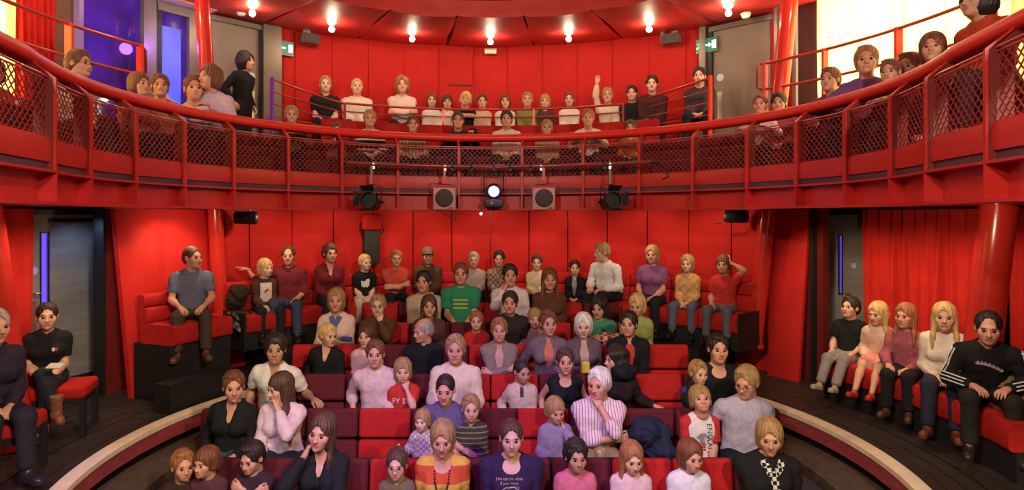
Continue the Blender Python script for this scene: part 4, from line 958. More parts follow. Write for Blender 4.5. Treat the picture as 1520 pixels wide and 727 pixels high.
# ================================================================= SEATING
ROWCOL = ['mmmrmmmrrm', 'mmmrmmrmmmm', 'rmmmrrmrrm', 'rrmmrrmrr', 'mrmmmrmr', 'rmmrmrm']
OFF = [(-2.5, 2.5), (-2.75, 2.75), (-2.5, 2.5), (-2.25, 2.25), (-2.0, 2.0), (-1.75, 1.75)]
RN = ['front', 'second', 'third', 'fourth', 'fifth', 'rearmost straight']
TILT = Matrix.Rotation(R(-8), 3, 'X')
for i, ((ry, zt), (xa, xb)) in enumerate(zip(ROWS, OFF)):
    t = empty('seating_row', (0, ry, zt - 0.87), 0, 'straight padded bench of the %s row, red and maroon seat backs' % RN[i], 'bench', None)
    n = int(round((xb - xa) / 0.5)); zs = 0.42
    proto = {}
    for k in range(n):
        x = xa + 0.25 + 0.5 * k; mt = RED_SEAT if ROWCOL[i][k % len(ROWCOL[i])] == 'r' else MAROON_SEAT
        for nm, c, d, b, M in (('back_cushion', (x, 0.0, 0.735), (0.488, 0.085, 0.268), 0.035, TILT), ('lower_back_cushion', (x, -0.045, 0.49), (0.488, 0.085, 0.20), 0.03, TILT), ('seat_cushion', (x, -0.26, 0.39), (0.488, 0.44, 0.12), 0.035, None)):
            if nm not in proto:
                o = build(nm, MB().rbox((0, 0, 0), d, b, M), mt, t, smooth=True); proto[nm] = o.data; o.material_slots[0].link = 'OBJECT'; o.material_slots[0].material = mt
            else:
                o = bpy.data.objects.new(nm, proto[nm]); COL.objects.link(o); o.parent = t; o.material_slots[0].link = 'OBJECT'; o.material_slots[0].material = mt
            o.location = c
    build('back_shell', MB().box(((xa + xb) / 2, 0.062, 0.44), (xb - xa, 0.03, 0.80), TILT), BLACK, t)
    build('seat_base', MB().box(((xa + xb) / 2, -0.2, 0.165), (xb - xa, 0.36, 0.33)), BLACK, t)

def arc_bench(name, a0, a1, r, zf, zs, zb, label, basemat=BLACK, seg=9.0, depth=0.52, backs=2, mat=RED_SEAT, endpanel=True, seats=True):
    """bench round the circle: r = front edge of the seat"""
    c = cpt(r, (a0 + a1) / 2, zf); t = empty(name, c, 0, label, 'bench'); ip = Matrix.Translation(-c)
    def P(nm, mb, m_, sm=True):
        o = build(nm, mb, m_, t, smooth=sm, auto=45); o.matrix_parent_inverse = ip; return o
    def cushion(ra, rb, b0, b1, z0, z1, q=0.03):
        return MB().prof([(ra + q, z0), (ra + .006, z0 + q * .5), (ra, z0 + q), (ra, z1 - q), (ra + .008, z1 - q * .35), (ra + q, z1), (rb - q, z1 + .006), (rb - .008, z1 - q * .35), (rb, z1 - q), (rb, z0 + q), (rb - q, z0)], b0, b1, 5)
    n = max(1, int(round((a1 - a0) / seg))); st = (a1 - a0) / n
    for k in range(n):
        b0, b1 = a0 + k * st + .12, a0 + (k + 1) * st - .12
        if seats: P('seat_cushion', cushion(r, r + depth, b0, b1, zs - .22, zs), mat)
        if backs:
            zm = (zs + zb) / 2 + .02
            P('lower_back_cushion', cushion(r + depth - .10, r + depth + .02, b0, b1, zs, zm - .004), mat); P('back_cushion', cushion(r + depth - .07, r + depth + .05, b0, b1, zm, zb), mat)
    P('bench_base', MB().arc(r + .05, r + depth + .08, a0, a1, zf, zs - .215, 12), basemat, False)
    if endpanel:
        for b in (a0 - .35, a1): P('end_panel', MB().arc(r + .0, r + depth + .09, b, b + .35, zf, zs + .04, 1), basemat, False)
    return t
aL = ang_at(352, 4.0); aR = ang_at(1108, 4.0)
arc_bench('wall_bench', aL, aR, 3.80, 0.36, 0.80, 1.18, 'long curved red bench against the padded wall under the balcony', seg=8)
arc_bench('side_bench', ang_at(243, 3.85), ang_at(335, 3.85), 3.70, 0.0, 0.84, 1.16, 'short raised red bench on black base beside left exit door', seg=12, endpanel=False)
struct(build('trim_6', MB().arc(3.45, 3.66, ang_at(235, 3.6), ang_at(330, 3.6), 0.0, 0.30, 6), BLACK))
# low red bench along the right curtain, and two cube stools on the left
arc_bench('floor_bench', ang_at(1245, 4.3), ang_at(1560, 4.3), 4.02, 0.0, 0.46, 0.46, 'low curved red bench along the right curtain under five people', seg=14, backs=0, depth=0.45, endpanel=False)
def stool(px, py, Y, label):
    c = unp(px, py, Y); t = empty('stool', (c.x, c.y, 0), R(18), label, 'stool')
    build('seat_cushion', MB().rbox((0, 0, .40), (.62, .46, .12), .04), RED_SEAT, t, smooth=True)
    for sx_ in (-1, 1):
        for sy_ in (-1, 1): build('leg', MB().box((sx_ * .28, sy_ * .20, .175), (.05, .05, .35)), BLACK, t)
    build('apron', MB().box((0, 0, .325), (.58, .42, .05)), BLACK, t); return t
stool(82, 570, 5.95, 'red padded stool with black legs under the woman in black polo')
stool(-12, 600, 4.9, 'red padded stool at the left edge under the woman in tights')
# balcony benches
arc_bench('balcony_bench', -118, 118, 3.78, 2.36, 2.80, 3.10, 'long curved red bench behind the balcony handrail', seg=12, depth=0.46, basemat=BLACK, mat=MAROON_SEAT)  # maroon for a red bench: shade behind the mesh put into the colour
arc_bench('upper_bench', -35.5, 35.5, 4.86, 2.93, 3.38, 3.66, 'curved red bench against the upper back wall', seg=9, depth=0.44, basemat=RED_DARK)
struct(build('trim_7', MB().arc(4.36, 4.41, -34, 34, 2.9, 3.46, 40), RED_SEAT))

# ================================================================= RAILS ON THE BALCONY
def rails(nm, label, tubes, posts, mat=RED_STEEL, postmat=None):
    c = Vector(tubes[0][0][0]); t = empty(nm, c, 0, label, 'railing'); ip = Matrix.Translation(-c)
    for k, (pts, r) in enumerate(tubes): o = build('rail' if k else 'top_rail', MB().tube(pts, r, 8), mat, t, smooth=True); o.matrix_parent_inverse = ip
    for a, b, wd in posts:
        d = (Vector(a) - Vector((0, CY, a[2]))).normalized(); M = Matrix.Rotation(math.atan2(d.y, d.x), 3, 'Z')
        mb = MB().box((Vector(a) + Vector(b)) / 2, (wd, .03, (Vector(b) - Vector(a)).length), M); o = build('post', mb, postmat or mat, t); o.matrix_parent_inverse = ip
    return t
def arcpts(r, a0, a1, z0, z1, n=16): return [cpt(r, a0 + (a1 - a0) * i / n, z0 + (z1 - z0) * i / n) for i in range(n + 1)]
RAILP = pm('rose_red_rail', (0.45, 0.06, 0.05), 0.3, 0.3)
a0, a1 = ang_at(512, 4.4), ang_at(925, 4.4)
rails('barrier', 'long level red rail between the two balcony tiers', [(arcpts(4.40, a0, a1, 3.72, 3.72, 40), .018), (arcpts(4.40, a0, a1, 3.60, 3.60, 40), .010)], [(cpt(4.4, a, 2.95), cpt(4.4, a, 3.72), .04) for a in (a0, a1, a0 * .33, a1 * .33)], RAILP)
PURP = pm('violet_lit_post', (0.22, 0.03, 0.42), 0.4)  # violet light falling on the end post, put into its colour
a0, a1 = ang_at(402, 4.5), ang_at(512, 4.42)
rails('stair_rail', 'sloping four-bar stair rail with violet-lit end post, upper left', [(arcpts(4.46, a0, a1, 3.95 - .17 * k, 3.72 - .13 * k, 6), .016 if k == 0 else .010) for k in range(4)], [(cpt(4.46, a0, 2.9), cpt(4.46, a0, 3.98), .07)], RAILP, PURP)
a0, a1 = ang_at(1056, 4.5), ang_at(962, 4.42)
rails('stair_rail', 'sloping four-bar stair rail with wide red end post, upper right', [(arcpts(4.46, a0, a1, 3.97 - .17 * k, 3.80 - .14 * k, 6), .018 if k == 0 else .010) for k in range(4)], [(cpt(4.46, a0, 2.9), cpt(4.46, a0, 4.0), .08)], RAILP, RED_RAIL)
for sg, ae, aps, lb in ((1, 52.2, (52.9, 63.0, 74.6, 88), 'two-bar red rail in front of the bright yellow curtain'), (-1, 65.4, (65.6, 76.6, 90), 'two-bar red rail in front of the violet glass at left')):
    tb = [(arcpts(4.5, sg * ae, sg * 102, 4.04, 4.04, 30), .020), (arcpts(4.5, sg * ae, sg * 102, 3.70, 3.70, 30), .018), ([cpt(4.5, sg * ae, 4.04), cpt(4.5, sg * (ae - .7), 4.0), cpt(4.5, sg * (ae - .7), 3.74), cpt(4.5, sg * ae, 3.70)], .018)]
    rails('side_rail', lb, tb, [(cpt(4.5, sg * a, 2.75), cpt(4.5, sg * a, 4.05), .09) for a in aps], RAILP, RED_RAIL)

# ================================================================= LIGHTS OF THE HOUSE
BULB = pm('warm_bulb', (1, 1, 1), 0.3, emit=(1.0, 0.80, 0.52), estr=215)
for k in range(-5, 6):
    a = 16.0 * k if abs(k) < 3 else (47.0 + 17 * (abs(k) - 3)) * (1 if k > 0 else -1)
    c = cpt(4.40, a, 4.815)
    w_ = {-3: 'warm ceiling bulb nearest the left exit sign, upper left end', -2: 'warm ceiling bulb second from the left grey pillar', -1: 'warm ceiling bulb just left of the centre bulb', 0: 'warm ceiling bulb at centre above the small square unit', 1: 'warm ceiling bulb just right of the centre bulb', 2: 'warm ceiling bulb second from the right exit door', 3: 'warm ceiling bulb nearest the upper right exit door'}.get(k)
    t = empty('ceiling_lamp', c, 0, w_ or ('warm ceiling bulb %s on the %s side, above the picture edge' % ('next past the upper door' if abs(k) == 4 else 'nearest the stage', 'left' if k < 0 else 'right')), 'lamp', 'ring of bulbs on the red ceiling')
    build('lamp_base', MB().lathe([(0, .085), (.07, .085), (.075, .07), (.05, .045), (.028, .03), (.028, 0.0), (0, 0)], n=20), WHITE, t, smooth=True, auto=40)
    build('bulb', MB().lathe([(0.001, .02)] + [(.042 * math.sin(q * math.pi / 8), -.03 + .042 * math.cos(q * math.pi / 8)) for q in range(1, 8)] + [(0.001, -.072)], n=16), BULB, t, smooth=True)
t = empty('emergency_light', cpt(5.26, 0, 4.86), 0, 'small square emergency light unit below the centre bulb', 'light unit')
build('case', MB().rbox((0, 0, 0), (.22, .07, .10), .015), pm('worn_cream_plastic', (.5, .32, .2), .5), t, smooth=True); build('diffuser', MB().box((0, -.037, -.01), (.19, .008, .06)), WHITE, t)
for px, py, lb in ((358, 18, 'small white smoke detector on ceiling above upper left door'), (1107, 22, 'small white smoke detector on ceiling above upper right door')):
    c = unp(px, py, yon(px, 4.9)); t = empty('smoke_detector', c, 0, lb, 'detector')
    build('dome', MB().lathe([(0, -.05), (.045, -.045), (.06, -.02), (.062, 0)], n=20), WHITE, t, smooth=True); build('mounting_plate', MB().lathe([(.07, 0), (.07, .02), (0, .02)], n=20), WHITE, t)
for a in (-60, -45, -31, -15, 0, 15, 31, 45): lamp('soffit_downlight', 'SPOT', cpt(3.75, a, 2.10), 22.0, (1, .70, .44), cpt(4.6, a, 1.45), .03, spot_size=R(125), spot_blend=.8)
for px in (1245, 1330, 1420, 20, 110, 245): lamp('soffit_downlight', 'SPOT', cpt(4.05, ang_at(px, 4.5), 2.11), 30.0, (1, .7, .42), cpt(4.7, ang_at(px, 4.5), .8), .03, spot_size=R(115), spot_blend=.8)  # extra lamps added to brighten the side curtains and left door

for px, e_ in ((1492, 26.0), (-10, 18.0)): q_ = unp(px, 330, 4.7); lamp('soffit_downlight', 'SPOT', (q_.x * .93, 4.75, 2.10), e_, (1, .72, .46), (q_.x * 1.15, 5.6, 1.3), .03, spot_size=R(120), spot_blend=.8)  # extra lamps added to brighten the thick columns
# exit signs
def exit_sign(px, py, label, sgn):
    r = 5.30; Y = yon(px, r); c = unp(px, py, Y); a = ang_at(px, r); t = empty('exit_sign', c, R(-a), label, 'sign')
    G = pm('green_lit_sign', (0.0, .10, .07), .4, emit=(0.0, .16, .10), estr=.8); Wt = pm('white_lit_sign', (.8, 1, .9), .4, emit=(.7, 1, .85), estr=1.4)
    build('sign_case', MB().box((0, .03, 0), (.34, .06, .22)), pm('aged_brass_frame', (.2, .14, .06), .4, .5), t); build('sign_face', MB().box((0, -.004, 0), (.315, .010, .19)), G, t)
    m = MB(); s = sgn
    m.box((0, -.012, 0), (.075, .006, .022)); m.add([(s * .035, -.009, .035), (s * .035, -.009, -.035), (s * .075, -.009, 0), (s * .035, -.015, .035), (s * .035, -.015, -.035), (s * .075, -.015, 0)], [(0, 1, 2), (5, 4, 3), (0, 3, 4, 1), (1, 4, 5, 2), (2, 5, 3, 0)])
    build('arrow', m, Wt, t)
    m = MB(); x0 = .115
    for k in range(4): m.box((x0 + (k - 1.5) * .016, -.012, 0), (.012, .006, .12))
    build('doorway_symbol', m, Wt, t)
    m = MB(); x0 = -.098; m.cone((x0 + s * .012, -.009, .055), (x0 + s * .012, -.015, .055), .014, .014, 10)
    for p in (((0, .036), (-.012, -.005)), ((-.002, .03), (.035, .015)), ((0, .03), (-.038, .028)), ((-.012, -.005), (.022, -.025)), ((.022, -.025), (.012, -.06)), ((-.012, -.005), (-.028, -.035)), ((-.028, -.035), (-.06, -.04))):
        (xa, za), (xb, zb) = p; m.tube([(x0 + s * xa, -.012, za), (x0 + s * xb, -.012, zb)], .0065, 6)
    build('running_figure', m, Wt, t); return t
exit_sign(420, 71, 'green exit sign with left arrow and running figure', -1); exit_sign(1049, 67, 'green exit sign with right arrow and running figure', 1)

# loudspeakers
def upper_speaker(px, py, label):
    r = 5.15; Y = yon(px, r); c = unp(px, py, Y); t = empty('loudspeaker', c, R(-ang_at(px, r)), label, 'speaker')
    build('speaker_case', MB().rbox((0, 0, 0), (.28, .17, .15), .025), SPK_GREY, t, smooth=True); build('grille', MB().rbox((0, -.09, 0), (.25, .02, .12), .008), pm('speaker_grille', (.05, .04, .035), .7, bump=.5, bscale=300), t, smooth=True)
    s = -1 if px < CX else 1; build('bracket', MB().box((s * -.16 if s > 0 else .0, .10, .09), (.05, .08, .16)).box((s * .02, .12, .14), (.10, .03, .05)), SILVER, t)
upper_speaker(460, 58, 'grey loudspeaker beside the left exit sign on upper wall'); upper_speaker(996, 58, 'grey loudspeaker beside the right exit sign on upper wall')
def lower_speaker(px, py, label):
    r = 4.2; Y = yon(px, r); c = unp(px, py, Y); t = empty('loudspeaker', c, R(-ang_at(px, r) * .4), label, 'speaker')
    m = MB().lathe([(0, -.145), (.07, -.145), (.085, -.12), (.088, .12), (.07, .145), (0, .145)], n=24, M=Matrix.Rotation(R(90), 3, 'Y')); build('speaker_case', m, BLACK_MET, t, smooth=True, auto=35)
    for s in (-1, 1): build('end_cap', MB().lathe([(0, 0), (.06, 0), (.06, .012), (0, .014)], (s * .14, 0, 0), 20, Matrix.Rotation(R(90 * s), 3, 'Y')), SPK_GREY, t)
    build('painted_highlight', MB().box((0, -.02, .083), (.25, .05, .006)), SILVER, t)  # silver strip stands in for the highlight along the case top
    build('bracket', MB().tube([(-.05, 0, .08), (-.05, 0, .14)], .008).tube([(.05, 0, .08), (.05, 0, .14)], .008), SILVER, t); build('cable', MB().tube([(-.13, .02, -.02), (-.2, .05, -.09), (-.28, .12, -.10)], .006), BLACK_MET, t, smooth=True)
lower_speaker(365, 323, 'black cylindrical loudspeaker under balcony at left, above bench end'); lower_speaker(1093, 321, 'black loudspeaker under balcony at right, near slim red column')

# ---- lighting bar across the balcony front
RB = 3.02
def bpt(px, z): a = ang_at(px, RB); return cpt(RB, a, z)
YB = yon(728, RB); zb = EZ + (HY - 247) / F * YB
bar = empty('lighting_bar', (0, YB, zb), 0, 'long horizontal pipe clamped in front of the balcony mesh', 'pipe')
def bp_(nm, mb, m_, sm=True, par=bar):
    o = build(nm, mb, m_, par, smooth=sm, auto=45); o.matrix_parent_inverse = Matrix.Translation(-Vector((0, YB, zb))) if par is bar else Matrix.Identity(4); return o
BARM = pm('dull_rose_pipe', (0.34, 0.07, 0.055), 0.35, 0.5)
bp_('pipe', MB().tube([bpt(515 + 452 * i / 24, zb) for i in range(25)], .024, 12), BARM)
for a in (-22.8, -7.8, 7.8, 22.8):
    q = cpt(RB, a, zb); w_ = pt(3.22, a, zb); bp_('bar_bracket', MB().tube([q, w_], .014, 8).tube([w_ + Vector((0, 0, -.10)), w_ + Vector((0, 0, .1))], .016, 6), RED_STEEL)
for px in (555, 661, 672, 700, 733, 757, 787, 803, 897, 905): 
    q = bpt(px, zb); bp_('clamp', MB().cone(q + Vector((-.014, 0, 0)), q + Vector((.014, 0, 0)), .036, .036, 12).box(q + Vector((0, 0, -.045)), (.03, .04, .04)), SILVER if px in (555, 661, 803, 905) else BLACK_MET)
bp_('loose_cable', MB().tube([bpt(967, zb), bpt(978, zb - .03), bpt(988, zb - .10), bpt(992, zb - .2), bpt(984, zb - .22)], .014, 8), BLACK_MET)
def flood(px, py, label, tilt):
    q = bpt(px, 0); c = Vector((q.x, q.y - .03, EZ - (py - HY) / F * q.y)); t = empty('flood_light', c, 0, label, 'stage light')
    hw = .145
    build('case', MB().rbox((0, .03, 0), (.30, .12, .30), .012), ROSE_MET, t, smooth=True)
    build('aperture_ring', MB().lathe([(.103, 0), (.120, 0), (.120, -.012), (.103, -.012)], (0, -.03, .01), 32, Matrix.Rotation(R(-90), 3, 'X')), pm('dark_ring', (.03, .012, .012), .4), t, smooth=True)
    build('lens', MB().lathe([(0, .004), (.05, .003), (.106, .0)], (0, -.034, .01), 32, Matrix.Rotation(R(90), 3, 'X')), pm('dark_lens', (.012, .006, .008), .55), t, smooth=True)
    m = MB()
    for k in range(7): m.box(((k - 3) * .026, -.042, .01), (.003, .004, 2 * math.sqrt(max(.103 ** 2 - ((k - 3) * .026) ** 2, 0))))
    build('guard_wire', m, pm('guard_wire', (.14, .04, .04), .4, .5), t)
    build('yoke', MB().tube([(-.15, .03, .0), (-.152, .03, .24), (-.14, .03, .255), (.14, .03, .255), (.152, .03, .24), (.15, .03, .0)], .007, 6), ROSE_MET, t, smooth=True)
    build('hanger', MB().box((0, .03, (zb - c.z + .255) / 2), (.03, .03, zb - c.z - .255)), pm('red_hanger', (.6, .1, .08), .4), t)
    build('rating_plate', MB().box((.085, -.032, -.125), (.055, .003, .014)), BLACK, t)
flood(660, 295, 'square pink-grey stage light with round dark lens, left of projector', 0); flood(807, 295, 'square pink-grey stage light with round dark lens, right of projector', 0)
def lantern(px, py, label, yw, mirror=1):
    q = bpt(px, 0); c = Vector((q.x, q.y, EZ - (py - HY) / F * q.y)); t = empty('stage_lantern', c, R(yw), label, 'stage light')
    M = Matrix.Rotation(R(78), 3, 'X')
    build('lantern_body', MB().lathe([(0, -.16), (.07, -.16), (.085, -.13), (.085, -.02), (.10, 0), (.10, .12), (.115, .13), (.115, .15), (.095, .15), (.09, .10), (0, .10)], n=24, M=M), BLACK_MET, t, smooth=True, auto=35)
    for k in range(4):
        Q = M @ Matrix.Rotation(R(90 * k), 3, 'Z'); build('barn_door', MB().hexa([Q @ Vector(v) for v in ((-.07, .112, .15), (.07, .112, .15), (.07, .118, .15), (-.07, .118, .15), (-.095, .16, .23), (.095, .16, .23), (.095, .165, .23), (-.095, .165, .23))]), BLACK_MET, t)
    build('yoke', MB().tube([(-.125, 0, 0), (-.13, 0, .2), (0, 0, .235), (.13, 0, .2), (.125, 0, 0)], .009, 6), BLACK_MET, t, smooth=True)
    build('hanger', MB().box((0, 0, (zb - c.z + .235) / 2), (.028, .028, max(zb - c.z - .235, .03))), SILVER, t)
    for s in (-1, 1): build('knob', MB().cone((s * .125, 0, 0), (s * .155, 0, 0), .02, .018, 10), BLACK_MET, t)
lantern(552, 300, 'black stage lantern hanging from left end of the lighting bar', -10); lantern(905, 300, 'black stage lantern hanging from right end of the lighting bar', 12)
q = bpt(733, 0); c = Vector((q.x, q.y, EZ + (HY - 284) / F * q.y)); t = empty('projector_lamp', c, 0, 'blazing white-blue stage lamp hanging at centre of the balcony front', 'stage light')
build('lamp_body', MB().lathe([(0, .22), (.09, .22), (.11, .18), (.11, 0), (.085, -.02), (.085, -.03), (.075, -.03), (.070, .0), (0, .0)], n=28, M=Matrix.Rotation(R(-90), 3, 'X')), BLACK_MET, t, smooth=True, auto=35)
build('lens', MB().lathe([(0, -.016), (.04, -.012), (.062, 0)], (0, -.012, 0), 24, Matrix.Rotation(R(-90), 3, 'X')), pm('blue_white_lamp', (1, 1, 1), .2, emit=(.62, .72, 1.0), estr=60), t, smooth=True)
build('yoke', MB().tube([(-.13, .1, -.0), (-.135, .1, .2), (0, .1, .24), (.135, .1, .2), (.13, .1, 0)], .009, 6), BLACK_MET, t, smooth=True)
build('lower_box', MB().rbox((0, .08, -.16), (.26, .2, .12), .02), BLACK_MET, t, smooth=True); build('indicator', MB().cone((-.03, -.03, -.16), (-.03, -.04, -.16), .02, .02, 12), pm('red_indicator', (.5, .05, .05), .3), t)
lamp('projector_beam', 'SPOT', (c.x, c.y - .06, c.z), 60, (.45, .45, 1.0), (0, 0, .4), .05, spot_size=R(70), spot_blend=.8)
lamp('projector_spill', 'POINT', (c.x, c.y - .10, c.z - .02), 2.2, (.42, .28, 1.0), None, .05)
c = unp(714, 317, 8.55); t = empty('indicator_lamp', c, 0, 'tiny blue-white indicator lamp hanging just below balcony centre', 'lamp')
build('lens', MB().lathe([(0.001, .018)] + [(.018 * math.sin(q * math.pi / 6), .018 * math.cos(q * math.pi / 6)) for q in range(1, 6)] + [(0.001, -.018)], n=12), pm('tiny_blue_lamp', (1, 1, 1), .2, emit=(.5, .7, 1), estr=12), t, smooth=True); build('stem', MB().tube([(0, 0, .016), (0, 0, .07)], .004), BLACK_MET, t)
m = MB().tube([unp(663 + 12 * math.sin(k / 10 * math.pi) * (1 if k > 0 else 1), 311 + 16 * (1 - abs(k - 5) / 5) ** .6, 8.45) + Vector(((k - 5) * .02, 0, 0)) for k in range(11)], .005, 6)
tag(build('cable_loop', m, BLACK_MET, smooth=True), 'thin black cable loop hanging below left square stage light', 'cable')
# red pouch with black box on the wall below the left lantern
c = cpt(4.45, ang_at(551, 4.45), 0); t = empty('wall_box', (c.x, c.y, 1.35), R(-ang_at(551, 4.45)), 'tall black wall box with red hood behind the girl in black tee', 'wall box')
zt_ = EZ - (342 - HY) / F * c.y; zb_ = EZ - (392 - HY) / F * c.y
build('black_case', MB().rbox((0, 0, (zt_ + zb_) / 2 - 1.35), (.24, .14, zt_ - zb_), .02), BLACK, t, smooth=True); build('red_hood', MB().rbox((0, -.01, zt_ - 1.35 + .13), (.30, .18, .26), .05), RED_SEAT, t, smooth=True)
for s in (-1, 1): build('side_hook', MB().tube([(s * .16, 0, zt_ - 1.35 + .12), (s * .18, -.03, zt_ - 1.35 - .02), (s * .14, -.04, zt_ - 1.35 - .06)], .012), BLACK_MET, t, smooth=True)

# ================================================================= COATS AND BAGS
def blob(name, label, cat, c, dims, mat, seed=0, h=.012, amp=.012, parts=9):
    F_ = Field((-dims[0], -dims[1], -dims[2]), dims, h); rg = random.Random(seed)
    for k in range(parts):
        p = [rg.uniform(-.55, .55) * d for d in dims]; r = [d * rg.uniform(.35, .55) for d in dims]; F_.ell(p, r, .04)
    F_.wrinkle(amp, 34, seed); F_.wrinkle(amp * .5, 80, seed + 1); V, Q = F_.mesh(); o = bpy.data.objects.new(name, np_mesh(name, V, Q)); COL.objects.link(o); o.data.materials.append(mat); o.location = c; return tag(o, label, cat)
blob('coat', 'crumpled dark navy coat on seat beside the white-haired man', 'coat', unp(962, 650, 5.68), (.26, .16, .22), cloth((.018, .022, .05), bump=.6), 3)
blob('bag', 'dark brown bag on the bench end beside the blond child', 'bag', unp(353, 440, 8.05), (.13, .13, .17), cloth((.03, .018, .012)), 4)
blob('bag', 'black leather bag below the bench left of the blond child', 'bag', unp(357, 478, 7.9), (.17, .14, .16), pm('black_leather', (.012, .01, .01), .35, bump=.3), 5)
blob('coat', 'black coat lying in row three behind the navy-topped child', 'coat', unp(918, 556, 6.25), (.2, .14, .12), cloth((.012, .012, .014)), 6)
blob('bag', 'khaki canvas bag behind the man in black tracksuit top', 'bag', unp(1500, 585, 5.15), (.12, .2, .22), cloth((.25, .17, .08)), 8)
blob('coat', 'patterned cream and red shawl over the fifth row seat back', 'shawl', unp(900, 503, 7.30), (.20, .07, .08), cloth((.6, .42, .32), check=(22, (.35, .06, .04))), 9)
# ================================================================= THE AUDIENCE (positions read as: head-top column, head-top line, depth)
import time
t0_ = time.time()
B_, N_ = (.014, .012, .014), (.02, .025, .05)
JEAN, DK, CREAM, WHITE_C, GREYC = (.05, .07, .13), (.018, .015, .018), (.70, .60, .46), (.78, .72, .70), (.22, .20, .20)
RY = [4.92, 5.70, 6.26, 6.86, 7.50, 8.24]; RS = [zt - .45 for _, zt in ROWS]
GR = ['audience in the front row', 'audience in the second row', 'audience in the third row', 'audience in the fourth row', 'audience in the fifth row', 'audience in the rearmost straight row']
def rowp(i, px, py, label, dy=0., dz=0., **k):
    if i in (2, 3, 4, 5): k.setdefault('legs', 'tight')
    return person(px, py, RY[i] + dy, RS[i] + dz, label, GR[i], **k)
TANP = pm('tan_print', (.55, .36, .24), .6); WHT = pm('white_print', (.8, .78, .75), .6); BLK = pm('dark_print', (.02, .015, .02), .6); PINKP = pm('pale_pink_print', (.75, .5, .5), .6); REDP = pm('red_print', (.6, .03, .03), .6)
# ---- front row
rowp(0, 272, 668, 'blurred dark-haired child at the left end of the front row', sx='k', hair=('short', 'ginger'), sk='r', top=(.05, .02, .02), hy=40, arms=('rail', 'rail'), side=-4, dz=-.05)
rowp(0, 306, 664, 'young child with red-brown hair leaning beside the front row leftmost child', dy=-.02, sx='k', hair=('boy', 'auburn'), sk='r', top=(.10, .03, .05), hy=-20, smax=.7)
rowp(0, 374, 656, 'child in dark tee with both arms folded in front of face', sx='k', hair=('short', 'dark'), sk='r', top=(.04, .018, .03), sleeve='short', hy=-15, hp=12, arms=(((-.10, .26, .42), (-1, 0, .05), (0, -1, 0), 'grip', (.7, .2, -.5)), ((-.06, .22, .44), (-1, .0, .1), (0, -1, 0), 'grip', (.8, .2, -.5))))
rowp(0, 478, 614, 'woman with long fair-brown hair, black cardigan, knees drawn up', sx='f', hair=('long', 'brown'), sk='r', top=B_, neck='v', bot=(.05, .04, .07), botk='crop', legs='kneesup', arms=('cheek', 'shins'), hr=-8, side=-4, hy=-8, topk='cardigan')
p = rowp(0, 589, 668, 'boy with spiky hair and glasses in a khaki zipped jacket', sx='k', hair=('spiky', 'brown'), sk='p', top=(.17, .13, .07), neck='collar', glasses=True, topk='jacket')
p = rowp(0, 657, 625, 'woman in orange, red and yellow striped top with bead necklace', sx='f', hair=('bob', 'fair'), sk='r', top=(.62, .09, .03), sleeve='short', neck='scoop', hp=10, wide=1.04, topkw=dict(stripes=(2, .22, (.72, .42, .07), .45)))
def on_chest(p, pts, dz=.01):      # points given as (x, z) on the chest, in body units
    bv = BVHTree.FromPolygons([Vector(v) for v in p['tV']], [tuple(q) for q in p['tQ']]); out = []
    for x, z in pts:
        c = p['T'](x, 0, z); hit = bv.ray_cast(Vector((c.x, c.y + .6, c.z)), Vector((0, -1, 0))); out.append((hit[0] if hit[0] is not None else c + Vector((0, .06, 0))) + Vector((0, dz, 0)))
    return out
m = MB()
pts = on_chest(p, [(-.055, .48), (-.062, .43), (-.056, .36), (-.04, .30), (-.018, .255), (0, .245), (.018, .255), (.04, .30), (.056, .36), (.062, .43), (.055, .48)])
for a, b in zip(pts[:-1], pts[1:]):
    for q in range(4): c = a.lerp(b, q / 4); m.lathe([(0.0005, .009), (.008, .004), (.008, -.004), (.0005, -.009)], c, 8)
build('necklace', m, pm('wooden_beads', (.05, .015, .01), .3), p['garment'], smooth=True)
p = rowp(0, 759, 624, 'smiling brown-haired woman in dark purple top with pale printed writing', sx='f', hair=('tied', 'brown'), sk='p', top=(.035, .018, .06), neck='scoop', wide=1.42, arms=('lap', 'lap'))
for zc, tx, sz_ in ((.385, 'you can be what', .030), (.352, 'if you want', .030), (.325, 'country', .024), (.215, 'my', .024), (.19, 'please', .028)): chest_text(p, tx, zc, sz_ * 1.05, TANP, xc=-.02 if zc < .33 else 0.02)
m = MB(); q = on_chest(p, [(.08, .30), (.05, .32), (.02, .315), (-.02, .32), (-.06, .30), (-.062, .25), (-.02, .24), (.03, .245), (.08, .25), (.08, .30)], .004); m.tube(q, .0022, 4); q = on_chest(p, [(.055, .25), (.04, .28), (.02, .26), (0, .285), (-.02, .26), (-.035, .275)], .004); m.tube(q, .002, 4); build('printed_drawing', m, WHT, p['garment'])
rowp(0, 855, 654, 'small dark-haired child in a plain pink tee', sx='k', hair=('curly', 'dark'), sk='t', top=(.66, .16, .22), sleeve='short', hy=8)
rowp(0, 938, 656, 'girl with long ginger hair and pale pink top looking down', sx='k', hair=('long', 'ginger'), sk='p', top=(.74, .50, .50), hp=12, hy=6)
rowp(0, 1025, 653, 'girl with brown bob in a white tee, right of ginger girl', sx='k', hair=('bob', 'auburn'), sk='r', top=(.76, .70, .78), sleeve='short', hy=14, hp=6)
p = rowp(0, 1142, 622, 'blond-brown haired woman in black with checked black and white scarf', sx='f', hair=('bob', 'fair'), sk='r', top=B_, hy=-18, hp=8, wide=1.42, side=-3, arms=('crossed2', 'thigh'), sleeve='rolled', topk='black_top')
